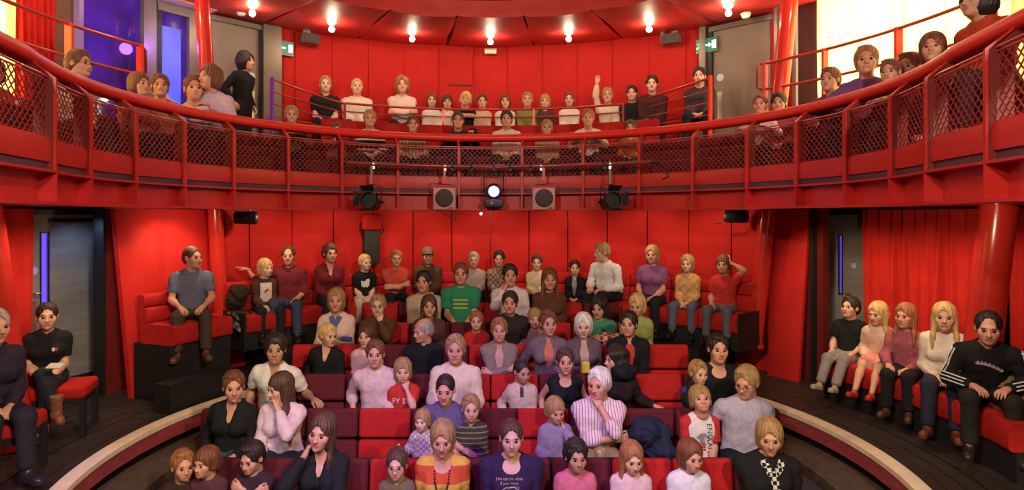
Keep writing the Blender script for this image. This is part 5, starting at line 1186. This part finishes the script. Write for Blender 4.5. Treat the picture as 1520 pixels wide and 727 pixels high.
m = MB(); q = on_chest(p, [(.07, .50), (.05, .45), (.02, .41), (.0, .36), (-.01, .30), (-.015, .25)], .012); m.sweep(q, [(-.028, -.004), (.028, -.004), (.028, .006), (-.028, .006)], up=(0, 1, 0)); q = on_chest(p, [(-.08, .50), (-.055, .46), (-.01, .415), (.035, .40)], .014); m.sweep(q, [(-.028, -.004), (.028, -.004), (.028, .006), (-.028, .006)], up=(0, 1, 0))
build('scarf', m, pm('checked_scarf', (.75, .70, .68), .8, check=(34, (.015, .012, .014))), p['garment'])
# ---- second row
rowp(1, 347, 551, 'short-haired woman in black v-neck jumper at second row left end', sx='f', hair=('short', 'auburn'), sk='r', top=B_, neck='v', hy=25, hp=4, side=-5, bot=JEAN, arms=('side', 'thigh'))
rowp(1, 416, 553, 'woman with dark fringe in pale pink cardigan, hand against cheek', sx='f', hair=('longfringe', 'brown'), sk='p', top=(.76, .56, .60), neck='v', hy=-38, hp=8, arms=('low', 'cheek'), wide=1.08, topk='cardigan', yaw=-6)
rowp(1, 661, 556, 'man in grey-purple tee holding a toddler on his lap', sx='m', hair=('crew', 'dark'), sk='r', top=(.13, .10, .19), sleeve='short', hp=8, wide=1.12, arms=('across', 'lap'), hy=-4)
p = rowp(1, 627, 608, 'toddler in patterned cream top holding a lolly on man’s lap'.replace('’', "'"), dy=-.22, dz=.16, sx='k', hair=('boy', 'fair'), sk='w', top=(.66, .52, .45), smax=.62, hy=-15, arms=(((.26, .22, .20), (.3, .4, .8), (-.8, 0, 0), 'grip', (.5, -.4, -.8)), 'lap'), bot=(.6, .5, .6), topkw=dict(check=(40, (.35, .25, .35))))
c = Vector(p['root'].location) + p['RZ'] @ (p['up'] + p['Wr'][1]) + Vector((-.055, -.035, .055)); t = empty('ice_lolly', c, 0, 'cream ice lolly held up by the toddler in second row', 'ice lolly', None)
build('lolly_head', MB().cone((0, 0, 0), (-.012, 0, .045), .013, .011, 12), pm('cream_ice', (.8, .65, .4), .4), t, smooth=True); build('stick', MB().cone((.012, 0, -.045), (0, 0, 0), .004, .004, 8), pm('lolly_stick', (.5, .35, .2), .6), t)
rowp(1, 699, 586, 'boy in dark green striped jumper with pale collar, hands clasped', dy=-.05, sx='k', hair=('short', 'fair'), sk='p', top=(.05, .055, .035), neck='collar', topkw=dict(stripes=(2, .045, (.30, .20, .10), .25)), hy=6, topk='jumper')
rowp(1, 824, 590, 'fair-haired child in lilac-grey top covering its face with one hand', sx='k', hair=('boy', 'fair'), sk='r', top=(.30, .24, .32), hy=18, hp=10, side=3, arms=('thigh', 'cheek'))
p = rowp(1, 889, 546, 'white-haired man in pink striped shirt resting chin on his hand', sx='m', hair=('short', 'white'), sk='r', top=(.80, .66, .62), neck='collar', sleeve='rolled', hy=-32, hp=4, arms=('crossed', 'chin'), lean=10, bot=(.35, .25, .12), topkw=dict(stripes=(0, .026, (.45, .20, .30), .3)), wide=1.08)
p = rowp(1, 1040, 572, 'boy in white ENGLAND tee with red sleeves, head tipped back', sx='k', hair=('boy', 'fair'), sk='r', top=(.78, .70, .68), sleeve='none', hp=-20, hy=-6, hr=6, smin=.74, topk='t_shirt')
chest_text(p, 'ENGLAND', .265, .068, BLK, xc=-.078, rot=-88)
def patch(p, pts, hw, mat, nm): m = MB(); m.sweep(on_chest(p, pts, .0015), [(-hw, -.002), (hw, -.002), (hw, .002), (-hw, .002)], up=(0, 1, 0)); return build(nm, m, mat, p['garment'])
patch(p, [(.055, .30), (.02, .345), (-.02, .345), (-.05, .31)], .013, pm('grey_print', (.32, .26, .30), .6), 'grey_print'); patch(p, [(.01, .345), (.008, .30), (.005, .25)], .022, MATS['grey_print'], 'grey_print')
for zz in (.235, .205, .175): patch(p, [(.02, zz), (-.01, zz), (-.035, zz)], .009, REDP, 'red_print')
# red raglan sleeves as their own piece
U = Field([min(v) - .15 for v in zip(p['E'][1], p['E'][-1], p['neckb'])], [max(v) + .15 for v in zip(p['E'][1], p['E'][-1], p['neckb'])], .0175)
for q in (1, -1):
    S_ = p['T'](q * .138, 0, .432); E_ = p['E'][q]; U.cone(p['T'](q * .075, -.005, .455), S_, .055 * p['s'] + .010, .056 * p['s'] + .022, .02); U.cone(S_, E_, .056 * p['s'] + .022, .05 * p['s'] + .022, .02, cuts=((S_.lerp(E_, .75), E_ - S_),))
o = bpy.data.objects.new('sleeves', np_mesh('sleeves', *U.mesh())); COL.objects.link(o); o.data.materials.append(cloth((.55, .03, .04))); o.parent = p['garment']
rowp(1, 1108, 543, 'man with glasses in lilac collared shirt leaning to the ENGLAND boy', sx='m', hair=('short', 'fair'), sk='r', top=(.50, .44, .58), neck='collar', glasses=True, hy=-42, hp=14, wide=1.16, side=-4, arms=('side', 'thigh'), topkw=dict(stripes=(0, .014, (.42, .36, .52), .4)))
# ---- third row
rowp(2, 409, 497, 'dark-haired stubbled man in white v-neck tee, arm along seat', sx='m', hair=('curly', 'dark'), sk='t', top=(.78, .72, .66), neck='v', sleeve='short', hy=14, arms=('side', 'outlow'), side=-3)
rowp(2, 557, 505, 'man in pale pink shirt with rolled sleeves beside the red-teed boy', sx='m', hair=('short', 'auburn'), sk='r', top=(.70, .50, .46), neck='open', sleeve='rolled', hy=6, arms=('side', 'lap'), wide=1.1, side=2)
p = rowp(2, 598, 532, 'boy with bowl haircut in red tee, hand on chin', dy=-.04, sx='k', hair=('fringe', 'fair'), sk='p', top=(.55, .035, .025), sleeve='short', arms=('lap', 'chin'), hy=8)
chest_text(p, 'FY ST', .33, .075, WHT, xc=.01)
rowp(2, 676, 497, 'person in plain cream sweater behind man with toddler', sx='m', hair=('short', 'fair'), sk='r', top=(.80, .66, .46), topk='sweater', wide=1.08, arms=('thigh', 'thigh'))
p = rowp(2, 775, 533, 'boy with short black hair in cream fleece with dark zip collar', sx='k', hair=('crew', 'dark'), sk='t', top=(.66, .50, .38), neck='collar', topk='fleece', hy=24, hp=10, arms=('side', 'lap'), topkw=dict(bump=.9, bscale=60))
m = MB(); m.sweep(on_chest(p, [(0, .50), (0, .46), (0, .42), (0, .38)], .004), [(-.018, -.003), (.018, -.003), (.018, .004), (-.018, .004)], up=(0, 1, 0)); build('zip_placket', m, BLK, p['garment'])
rowp(2, 839, 517, 'woman with short brown hair in black scoop-neck top', sx='f', hair=('short', 'brown'), sk='r', top=B_, neck='scoop', sleeve='none', arms=('side', 'outlow'), topk='vest_top')
rowp(2, 914, 514, 'dark-haired person in black turning away behind the white-haired man', sx='f', hair=('wavy', 'dark'), sk='r', top=(.02, .012, .012), hy=-60, yaw=-10, arms=('thigh', 'outlow'))
rowp(2, 1037, 535, 'boy with neat brown hair in bright blue top', dy=-.03, sx='k', hair=('short', 'fair'), sk='p', top=(.03, .05, .28), hy=12, hp=4)
rowp(2, 1066, 496, 'dark-haired man in black sweater over white tee at row end', sx='m', hair=('short', 'dark'), sk='r', top=B_, neck='scoop', wide=1.1, hy=-4, arms=(((.24, .27, .04), (.1, .9, -.4), (0, -.3, -1), 'rest', (.8, -.2, -.5)), 'thigh'), topk='sweater')
# ---- fourth row
rowp(3, 487, 480, 'blond woman with bun and black v-neck top looking right', sx='f', hair=('bun', 'blond'), sk='p', top=B_, neck='v', hy=48, hp=6, side=-6, arms=('side', 'thigh'), wide=1.08)
rowp(3, 544, 482, 'woman with brown hair in pale pink shirt right of bun', sx='f', hair=('bob', 'brown'), sk='p', top=(.74, .46, .44), neck='open', hy=-10)
rowp(3, 628, 473, 'balding grey man in black jacket turned to the left', sx='m', hair=('balding', 'grey'), sk='r', top=B_, neck='collar', hy=-50, hp=8, topk='jacket', arms=('thigh', 'low'), wide=1.08)
rowp(3, 741, 472, 'person with ginger-grey crop, grey-brown jacket over pink top', sx='m', hair=('short', 'ginger'), sk='r', top=(.26, .21, .17), neck='jacket', armk=(.66, .36, .32), arms=('crossed', 'crossed2'))
rowp(3, 814, 461, 'woman in purple-grey hooded jacket over embroidered orange top', sx='f', hair=('short', 'auburn'), sk='r', top=(.19, .13, .15), neck='jacket', armk=(.62, .20, .13), hy=10, arms=('side', 'lap'))
rowp(3, 866, 465, 'silver-haired woman in mauve jacket over striped top', sx='f', hair=('bob', 'white'), sk='w', top=(.14, .09, .10), neck='jacket', armk=(.55, .38, .30), hy=-8, hp=6)
rowp(3, 933, 462, 'dark-haired person in black zip jacket over red top', sx='m', hair=('short', 'dark'), sk='r', top=B_, neck='jacket', armk=(.55, .05, .04), hy=-22, wide=1.06)
c = unp(869, 545, 6.55); tag(build('snack_packet', MB().rbox(c, (.09, .04, .12), .015), pm('yellow_packet', (.75, .55, .05), .35), smooth=True), 'yellow snack packet on lap of the silver-haired woman', 'packet')
# ---- fifth row
p = rowp(4, 499, 428, 'grey-blond woman in cream cardigan with blue neck scarf', sx='f', hair=('bob', 'fair'), sk='r', top=(.80, .56, .46), neck='v', hy=8, arms=('thigh', 'lap'), topk='cardigan')
m = MB(); m.sweep(on_chest(p, [(.05, .50), (.03, .44), (.01, .38)], .012), [(-.03, -.005), (.03, -.005), (.03, .008), (-.03, .008)], up=(0, 1, 0)); m.sweep(on_chest(p, [(-.05, .50), (-.03, .44), (-.01, .38)], .012), [(-.03, -.005), (.03, -.005), (.03, .008), (-.03, .008)], up=(0, 1, 0)); build('scarf', m, cloth((.10, .14, .34)), p['garment'])
c = unp(514, 503, 7.22); tag(build('pouch', MB().rbox(c, (.13, .06, .05), .02), cloth((.05, .09, .35)), smooth=True), 'small blue pouch held by the woman with blue scarf', 'pouch')
rowp(4, 561, 437, 'person with glasses and fair hair, brown jacket, hand at mouth', sx='m', hair=('short', 'fair'), sk='w', top=(.11, .045, .02), glasses=True, neck='collar', arms=('thigh', 'chin'), topk='jacket', hy=5)
rowp(4, 637, 438, 'woman with long brown hair in brown behind the balding man', sx='f', hair=('long', 'brown'), sk='r', top=(.10, .04, .03), hy=10)
p = rowp(4, 707, 462, 'small child in red tee with printed football picture', sx='k', hair=('short', 'ginger'), sk='p', top=(.58, .03, .02), sleeve='short')
m = MB(); q = on_chest(p, [(0, .27)], .004)[0]; m.cone(q - Vector((0, .004, 0)), q + Vector((0, .002, 0)), .03, .03, 12); build('football_print', m, WHT, p['garment'])
rowp(4, 757, 432, 'dark-haired man in black tee in front of white-shirted man', sx='m', hair=('short', 'dark'), sk='r', top=(.03, .02, .02), neck='crew', sleeve='short', hy=-6)
rowp(4, 794, 458, 'young child with light brown hair between adults in fifth row', sx='k', hair=('boy', 'fair'), sk='p', top=(.30, .16, .12))
rowp(4, 889, 440, 'person with thick dark hair in sea-green top', sx='m', hair=('wavy', 'dark'), sk='r', top=(.06, .26, .16), hy=-25, hp=10)
rowp(4, 946, 436, 'person with pale blond hair in light green top', sx='f', hair=('bob', 'blond'), sk='r', top=(.36, .42, .12), hy=-30, hp=12, side=-3)
# ---- rearmost straight row
rowp(5, 629, 402, 'dark-haired person in cream jumper left of the green tee', far=True, hair=('short', 'dark'), sk='r', top=(.55, .42, .30), hy=-10)
p = rowp(5, 684, 390, 'person in bright green tee with three yellow lines of print', hair=('short', 'auburn'), sk='r', top=(.03, .26, .12), sleeve='short', wide=1.1)
YP = pm('yellow_print', (.65, .55, .08), .6)
for k in range(3): m = MB(); m.sweep(on_chest(p, [(-.09 + .02 * j, .36 - .05 * k) for j in range(10)], .003), [(-.008, -.002), (.008, -.002), (.008, .003), (-.008, .003)], up=(0, 1, 0)); build('yellow_print', m, YP, p['garment'])
rowp(5, 757, 392, 'dark-haired man in loose white shirt behind the black-teed man', hair=('short', 'dark'), sk='r', top=(.78, .66, .66), neck='open', hy=4, arms=('cheek', 'thigh'))
rowp(5, 816, 398, 'woman with long auburn hair in brown jumper', sx='f', hair=('long', 'auburn'), sk='r', top=(.12, .045, .03))
# ---- bench against the wall
def wallp(px, py, label, r=4.08, **k):
    k.setdefault('feet', True); a = ang_at(px, r); k.setdefault('yaw', -a * .75); return person(px, py, yon(px, r), .80, label, 'audience on the bench against the lower wall', floor=.36, **k)
person(286, 365, yon(286, 3.96), .84, 'bearded man in blue-grey tee perched alone by the left exit', 'audience on the side benches', hair=('crew', 'brown'), sk='r', top=(.13, .14, .22), sleeve='short', hy=42, yaw=25, arms=('knees', 'knees'), feet=True, bot=(.07, .05, .03), floor=.30, topkw=dict(stripes=(2, .03, (.16, .17, .26), .4)), wide=1.05, shoe=(.12, .06, .03))
p = wallp(394, 384, 'blond boy in white raglan top with dark brown sleeves', sx='k', hair=('fringe', 'blond'), sk='w', top=(.09, .04, .025), hy=22, legs='sit')
m = MB(); m.sweep(on_chest(p, [(0, .46), (0, .40), (0, .32), (0, .24), (0, .14)], .003), [(-.075, -.004), (.075, -.004), (.06, .008), (-.06, .008)], up=(0, 1, 0)); build('white_front', m, cloth((.75, .66, .62)), p['garment'], smooth=False)
m = MB(); m.sweep(on_chest(p, [(.03, .30), (.0, .33), (-.04, .345)], .014), [(-.014, -.002), (.014, -.002), (.014, .003), (-.014, .003)], up=(0, 1, 0)); build('red_print', m, REDP, p['garment'])
wallp(428, 365, 'balding man in maroon shirt with arm along the bench', hair=('receding', 'brown'), sk='r', top=(.20, .022, .03), neck='open', sleeve='rolled', arms=('out', 'thigh'), bot=JEAN, hy=2, wide=1.12, yaw=12)
wallp(490, 362, 'curly brown-haired woman in maroon v-neck top', sx='f', hair=('curly', 'brown'), sk='r', top=(.16, .015, .02), neck='v', hy=10)
p = wallp(542, 377, 'girl with tied blond hair in black tee with white print', sx='k', hair=('tied', 'blond'), sk='w', top=B_, sleeve='short', hy=20, bot=(.75, .60, .50), smin=.68)
for xx, za, zb2 in ((.065, .37, .27), (.035, .36, .25), (.005, .37, .26), (-.025, .36, .25), (-.05, .38, .27)): patch(p, [(xx, za), (xx - .008, (za + zb2) / 2), (xx - .004, zb2)], .012, WHT, 'white_print')
patch(p, [(-.04, .40), (-.045, .375), (-.045, .35)], .024, WHT, 'white_print')
wallp(588, 371, 'person with ginger hair in pinkish red top, arms folded', hair=('short', 'ginger'), sk='r', top=(.50, .07, .05), sleeve='short', arms=('crossed', 'crossed2'))
wallp(635, 367, 'man with dark peaked cap and olive-brown jacket', hair=('cap', 'dark'), sk='r', top=(.10, .055, .03), neck='collar', topk='jacket', wide=1.1)
wallp(703, 374, 'grey-haired person in pale grey top by the wall centre', far=True, hair=('short', 'grey'), sk='r', top=(.42, .33, .31))
wallp(741, 372, 'dark-haired man in brown patterned jumper by the wall centre', far=True, hair=('short', 'dark'), sk='r', top=(.16, .09, .07), topkw=dict(check=(26, (.40, .26, .20))))
wallp(797, 378, 'girl with light brown hair in cream top with red band', sx='f', hair=('short', 'brown'), sk='w', top=(.70, .58, .38), topkw=dict(stripes=(2, .5, (.55, .03, .04), .12)))
wallp(853, 386, 'boy with short dark hair in open black jacket', sx='k', hair=('short', 'dark'), sk='p', top=B_, neck='jacket', armk=(.30, .30, .34), hy=10, smin=.7)
wallp(893, 360, 'fair-haired adult in white shirt bending towards the left', hair=('short', 'fair'), sk='p', top=(.80, .80, .78), hy=-20, yaw=-48, lean=20, wide=1.2, arms=('knees', 'knees'), hp=6, r=3.95)
wallp(968, 364, 'woman with fair bob in purple short-sleeved top', sx='f', hair=('bob', 'fair'), sk='r', top=(.24, .09, .22), sleeve='short', arms=('thigh', 'lap'))
wallp(1020, 378, 'fair-haired girl in pink and yellow patterned top and jeans', sx='k', hair=('bob', 'fair'), sk='p', top=(.62, .22, .14), bot=(.12, .14, .20), smin=.72, topkw=dict(check=(16, (.55, .42, .12))))
wallp(1074, 378, 'child in red top with one hand raised to its hair', sx='k', hair=('boy', 'auburn'), sk='r', top=(.60, .04, .03), sleeve='short', arms=('thigh', ((.10, .10, .74), (-.5, 0, .8), (0, -1, 0), 'grip', (1, .2, .2))), bot=(.14, .14, .17), smin=.72)
# ---- people seated on the side floor
SD = 'audience on the side benches'
p = person(70, 449, 5.92, .46, 'dark-haired woman in black polo shirt and tan ankle boots', SD, sx='f', hair=('tied', 'dark'), sk='p', top=B_, neck='polo', sleeve='short', hy=8, yaw=28, arms=('lap', 'lap'), legs='crossed', feet=True, boots=True, shoe=(.26, .10, .06), floor=0, bot=(.02, .022, .04), wide=1.06)
m = MB(); q = on_chest(p, [(-.085, .345)], .004)[0]; m.box(q + Vector((.012, 0, 0)), (.022, .004, .032)); build('badge_square', m, WHT, p['garment']); m = MB(); m.box(q - Vector((.012, 0, 0)), (.022, .004, .032)); build('badge_square', m, REDP, p['garment'])
c = unp(82, 543, 5.55); tag(build('folded_leaflet', MB().rbox(c, (.13, .08, .015), .005, Matrix.Rotation(R(20), 3, 'X')), WHITE, smooth=False), 'white folded leaflet in hands of woman in black polo', 'leaflet')
person(-8, 458, 4.85, .46, 'person in black skirt and dark tights cut by left edge', SD, sx='f', hair=('short', 'grey'), sk='r', top=(.03, .02, .04), yaw=52, hy=10, feet=True, floor=0, bot=(.022, .018, .022), legs='sit', shoe=(.02, .02, .025))
person(1262, 440, 7.0, .46, 'dark-haired man in black tee with grey jeans stretched out', SD, hair=('short', 'dark'), sk='p', top=B_, sleeve='short', yaw=-52, hy=-8, hp=-8, lean=-8, legs='stretch', bot=(.28, .25, .25), feet=True, floor=0, shoe=(.45, .36, .28), arms=('thigh', 'thigh'))
person(1303, 448, 6.62, .46, 'fair long-haired girl in cream cardigan and pink skirt', SD, sx='f', hair=('long', 'blond'), sk='p', top=(.72, .50, .38), yaw=-50, hy=-12, hp=8, bot=(.75, .28, .26), botk='skirt', feet=True, floor=0, shoe=(.5, .03, .02), lean=10, arms=('thigh', 'knees'), smax=.92, legs='stretch')
person(1344, 450, 6.22, .46, 'long-haired girl in mauve top and black trousers', SD, sx='f', hair=('long', 'ginger'), sk='r', top=(.38, .10, .14), yaw=-48, hy=-10, bot=DK, feet=True, floor=0, shoe=(.08, .04, .02), lean=8, arms=('knees', 'lap'), smax=.92)
person(1402, 449, 5.72, .46, 'blond girl in thick white sweater with hands together', SD, sx='f', hair=('long', 'blond'), sk='p', top=(.84, .70, .60), yaw=-40, hy=4, bot=(.03, .03, .06), feet=True, floor=0, shoe=(.2, .05, .03), lean=14, arms=('lap', 'lap'), smax=.95, topk='sweater')
p = person(1467, 462, 5.08, .46, 'man in black tracksuit top with white sleeve stripes', SD, hair=('receding', 'dark'), sk='r', top=B_, yaw=-30, hy=-6, hp=10, bot=(.025, .02, .02), feet=True, floor=0, lean=26, arms=('knees', 'knees'), wide=1.12, smax=1.06, topk='tracksuit_top')
for k in range(7): patch(p, [(.085 - .028 * k, .355 - .004 * k * k * .4), (.075 - .028 * k, .345 - .004 * k * k * .4), (.064 - .028 * k, .350 - .004 * k * k * .4)], .015, pm('mauve_print', (.40, .26, .32), .6), 'chest_print')
for q in (1, -1):
    S_ = p['T'](q * .165, 0, .432); E_ = p['E'][q]; W_ = p['Wr'][q]; bv = BVHTree.FromPolygons([Vector(v) for v in p['tV']], [tuple(f) for f in p['tQ']])
    for k, ofs in enumerate((-.028, 0, .028)):
        m = MB(); pts = []
        for j in range(15):
            t_ = j / 14; c = S_.lerp(E_, t_ * 2) if t_ < .5 else E_.lerp(W_, (t_ - .5) * 1.8); ax_ = (E_ - S_) if t_ < .5 else (W_ - E_)
            dr_ = (Vector((q * 1.0, .25, .45))).normalized(); sd = ax_.normalized().cross(dr_).normalized(); hit = bv.ray_cast(c + dr_ * .25 + sd * ofs, -dr_)
            if hit[0] is not None: pts.append(hit[0] + hit[1] * .0 + dr_ * .003)
        if len(pts) > 3: m.tube(pts, .006, 5); build('sleeve_stripe', m, WHT, p['garment'], smooth=True)
# ---- balcony, front bench
BF = 'audience on the front bench of the balcony'; BB = 'audience on the upper back bench'
def balp(px, py, label, r=3.92, **k):
    a = ang_at(px, r); k.setdefault('yaw', -a * .55); k.setdefault('far', True); k.setdefault('arms', ('rail', 'rail2')); k.setdefault('lean', 12); return person(px, py, yon(px, r), 2.80, label, BF, floor=2.36, **k)
balp(118, 74, 'man with glasses in profile at far left of the handrail', hair=('short', 'auburn'), sk='r', top=(.45, .28, .22), glasses=True, hy=12, far=False, yaw=70, arms=('lap', 'lap'), topkw=dict(stripes=(2, .05, (.7, .5, .4), .4)))
balp(207, 107, 'person with red-brown hair behind the left handrail', hair=('bob', 'auburn'), sk='r', top=(.30, .07, .06), sx='f', arms=('lap', 'lap'), yaw=70)
balp(238, 110, 'person in rust top right of the red-brown head', r=4.0, hair=('short', 'auburn'), sk='r', top=(.32, .10, .06), arms=('lap', 'lap'), yaw=30)
balp(312, 96, 'woman in pale lilac blouse stretching one arm to the left', sx='f', hair=('bob', 'auburn'), sk='r', top=(.60, .45, .62), hy=-30, yaw=0, arms=('out', 'rail'), far=False, smax=1.1)
balp(288, 112, 'child with brown hair leaning against the lilac-bloused woman', r=4.05, sx='k', hair=('short', 'auburn'), sk='r', top=(.5, .35, .5), arms=('rail', 'rail'))
person(365, 77, yon(365, 4.75), 2.75, 'dark-haired man in black standing by the upper left door', 'people standing on the balcony', hair=('wavy', 'dark'), sk='p', top=B_, legs='stand', yaw=75, hy=5, arms=('side', 'side'), far=False)
balp(433, 157, 'grey-haired man in olive jacket leaning on the handrail', r=3.78, hair=('short', 'fair'), sk='r', top=(.11, .075, .03), far=False, topk='jacket', arms=('rail', 'rail'), lean=22, hy=-5)
balp(500, 182, 'person in dark red behind mesh left of lighting bar end', r=3.98, hair=('bob', 'brown'), sk='r', top=(.22, .05, .04), sx='f', arms=('lap', 'lap'))
balp(549, 163, 'person in black and white striped top behind the handrail', hair=('short', 'fair'), sk='r', top=(.05, .03, .03), topkw=dict(stripes=(2, .07, (.65, .5, .45), .4)), arms=('lap', 'knees'))
balp(613, 172, 'person in beige striped shirt behind the mesh near centre-left', hair=('short', 'brown'), sk='r', top=(.52, .34, .20), topkw=dict(stripes=(0, .05, (.25, .12, .08), .35)), arms=('knees', 'knees'))
balp(680, 166, 'person in black leaning with a hand on the handrail', r=3.78, hair=('short', 'brown'), sk='r', top=(.03, .02, .02), arms=('rail', ((.18, .46, .42), (.1, 1, 0), (0, 0, -1), 'rest', (.5, -.2, -.8))), lean=18, side=4, far=False)
balp(752, 164, 'person in plain white long-sleeved top near balcony centre', hair=('short', 'dark'), sk='r', top=(.68, .52, .46), arms=('lap', 'lap'))
balp(812, 178, 'person in tan jumper behind mesh right of centre', r=4.0, hair=('short', 'fair'), sk='r', top=(.42, .24, .14), arms=('lap', 'lap'))
balp(873, 162, 'person in white shirt leaning on the rail right of centre', r=3.8, hair=('short', 'ginger'), sk='r', top=(.72, .56, .48), neck='v', arms=('rail', 'rail'), lean=18)
balp(936, 178, 'person in rust jumper behind mesh near lighting bar right end', r=3.98, hair=('bob', 'brown'), sk='r', top=(.40, .12, .05), sx='f', arms=('knees', 'lap'))
balp(1128, 140, 'woman in pale pink top with arm on right handrail', hair=('tied', 'auburn'), sk='r', sx='f', top=(.70, .45, .50), r=3.85, arms=('rail2', 'rail'))
balp(1156, 138, 'man with dark hair in crimson beside pale pink woman', hair=('short', 'dark'), sk='r', top=(.30, .05, .08), r=4.0, arms=('lap', 'lap'))
balp(1232, 100, 'red-haired person in front of the yellow curtain left edge', hair=('short', 'auburn'), sk='r', top=(.16, .03, .08), arms=('rail', 'rail'), yaw=-50)
balp(1286, 68, 'person in violet shirt sitting tall before yellow curtain', hair=('short', 'ginger'), sk='r', top=(.16, .06, .22), yaw=-30, far=False, arms=('rail2', 'rail'), smax=1.1)
balp(1322, 88, 'person in wine red bending over right handrail', r=3.85, hair=('short', 'auburn'), sk='r', top=(.40, .08, .14), lean=26, arms=('rail', 'rail'), yaw=-50)
balp(1384, 48, 'dark-haired person in crimson near right end of handrail', hair=('bob', 'auburn'), sk='r', sx='f', top=(.40, .04, .05), yaw=-60, hy=20)
balp(1350, 78, 'child in dark red low behind the right handrail', r=4.1, sx='k', hair=('short', 'auburn'), sk='r', top=(.35, .04, .04), yaw=-60)
balp(1450, -26, 'large dark-haired figure in orange-red top at upper right edge', hair=('wavy', 'dark'), sk='t', top=(.45, .05, .02), yaw=-80, far=False, r=4.0, arms=('lap', 'lap'))
balp(-10, 88, 'figure in red at the far upper left edge behind mesh', hair=('wavy', 'dark'), sk='r', top=(.45, .05, .04), yaw=60, r=3.95)
# ---- balcony, back tier
def backp(px, py, label, r=5.0, **k):
    a = ang_at(px, r); k.setdefault('yaw', -a * .6); k.setdefault('far', True); return person(px, py, yon(px, r), 3.38, label, BB, floor=2.93, **k)
backp(483, 113, 'fair-haired man in black tee at left end of upper bench', hair=('short', 'fair'), sk='w', top=B_, sleeve='short')
backp(530, 116, 'pale fair-haired person in white top second on upper bench', hair=('crew', 'blond'), sk='w', top=(.78, .68, .58), wide=1.15)
backp(597, 113, 'ginger-haired person in pale shirt clasping hands on upper bench', hair=('wavy', 'ginger'), sk='p', top=(.74, .60, .54), arms=('crossed', 'crossed2'), neck='open')
backp(641, 138, 'child with auburn hair in white left of arm-resting blond boy', hair=('bob', 'auburn'), sk='p', top=(.76, .64, .58), sx='k')
backp(664, 141, 'small child with dark hair in cream vest on upper bench', hair=('boy', 'brown'), sk='p', top=(.70, .55, .46), sx='k', smin=.6)
backp(691, 136, 'blond boy in black resting folded arms on the barrier', r=4.60, hair=('boy', 'blond'), sk='p', top=B_, sleeve='short', sx='k', arms=(((-.08, .22, .36), (-1, .1, .0), (0, 0, -1), 'rest', (.9, .2, -.2)), ((-.08, .24, .38), (-1, .1, .0), (0, 0, -1), 'rest', (.9, .2, -.2))), smin=.8, hr=-8)
backp(716, 140, 'person in beige vest beside the arm-resting blond boy', hair=('short', 'brown'), sk='p', top=(.60, .42, .30), sx='k', sleeve='none')
backp(750, 140, 'person with auburn bob in white at upper bench centre', hair=('bob', 'auburn'), sk='p', top=(.76, .66, .60), sx='f')
backp(783, 137, 'fair-haired person in olive green top on upper bench', hair=('short', 'fair'), sk='p', top=(.22, .20, .05))
backp(809, 140, 'person with fair fringe in dark brown top on upper bench', hair=('fringe', 'fair'), sk='p', top=(.08, .04, .03), sx='k')
backp(845, 137, 'person in white blouse left of the arm-raiser', hair=('short', 'auburn'), sk='p', top=(.76, .64, .58), sx='f')
backp(902, 130, 'person in cream shirt with one arm raised high', hair=('short', 'fair'), sk='p', top=(.72, .58, .48), arms=('raised', 'thigh'))
backp(938, 127, 'bearded man in black beside the arm-raiser', hair=('short', 'dark'), sk='p', top=B_)
backp(968, 112, 'man with thick dark hair in dark brown jacket on upper bench', hair=('short', 'dark'), sk='w', top=(.06, .02, .02), wide=1.1)
backp(1038, 100, 'dark-haired man in charcoal behind the right stair rail', hair=('short', 'dark'), sk='w', top=(.05, .04, .05), r=4.8)
print('people', len(PEOPLE), 'time', time.time() - t0_, 'tris', STAT[0])
for me in list(bpy.data.meshes):
    if me.users == 0: bpy.data.meshes.remove(me)
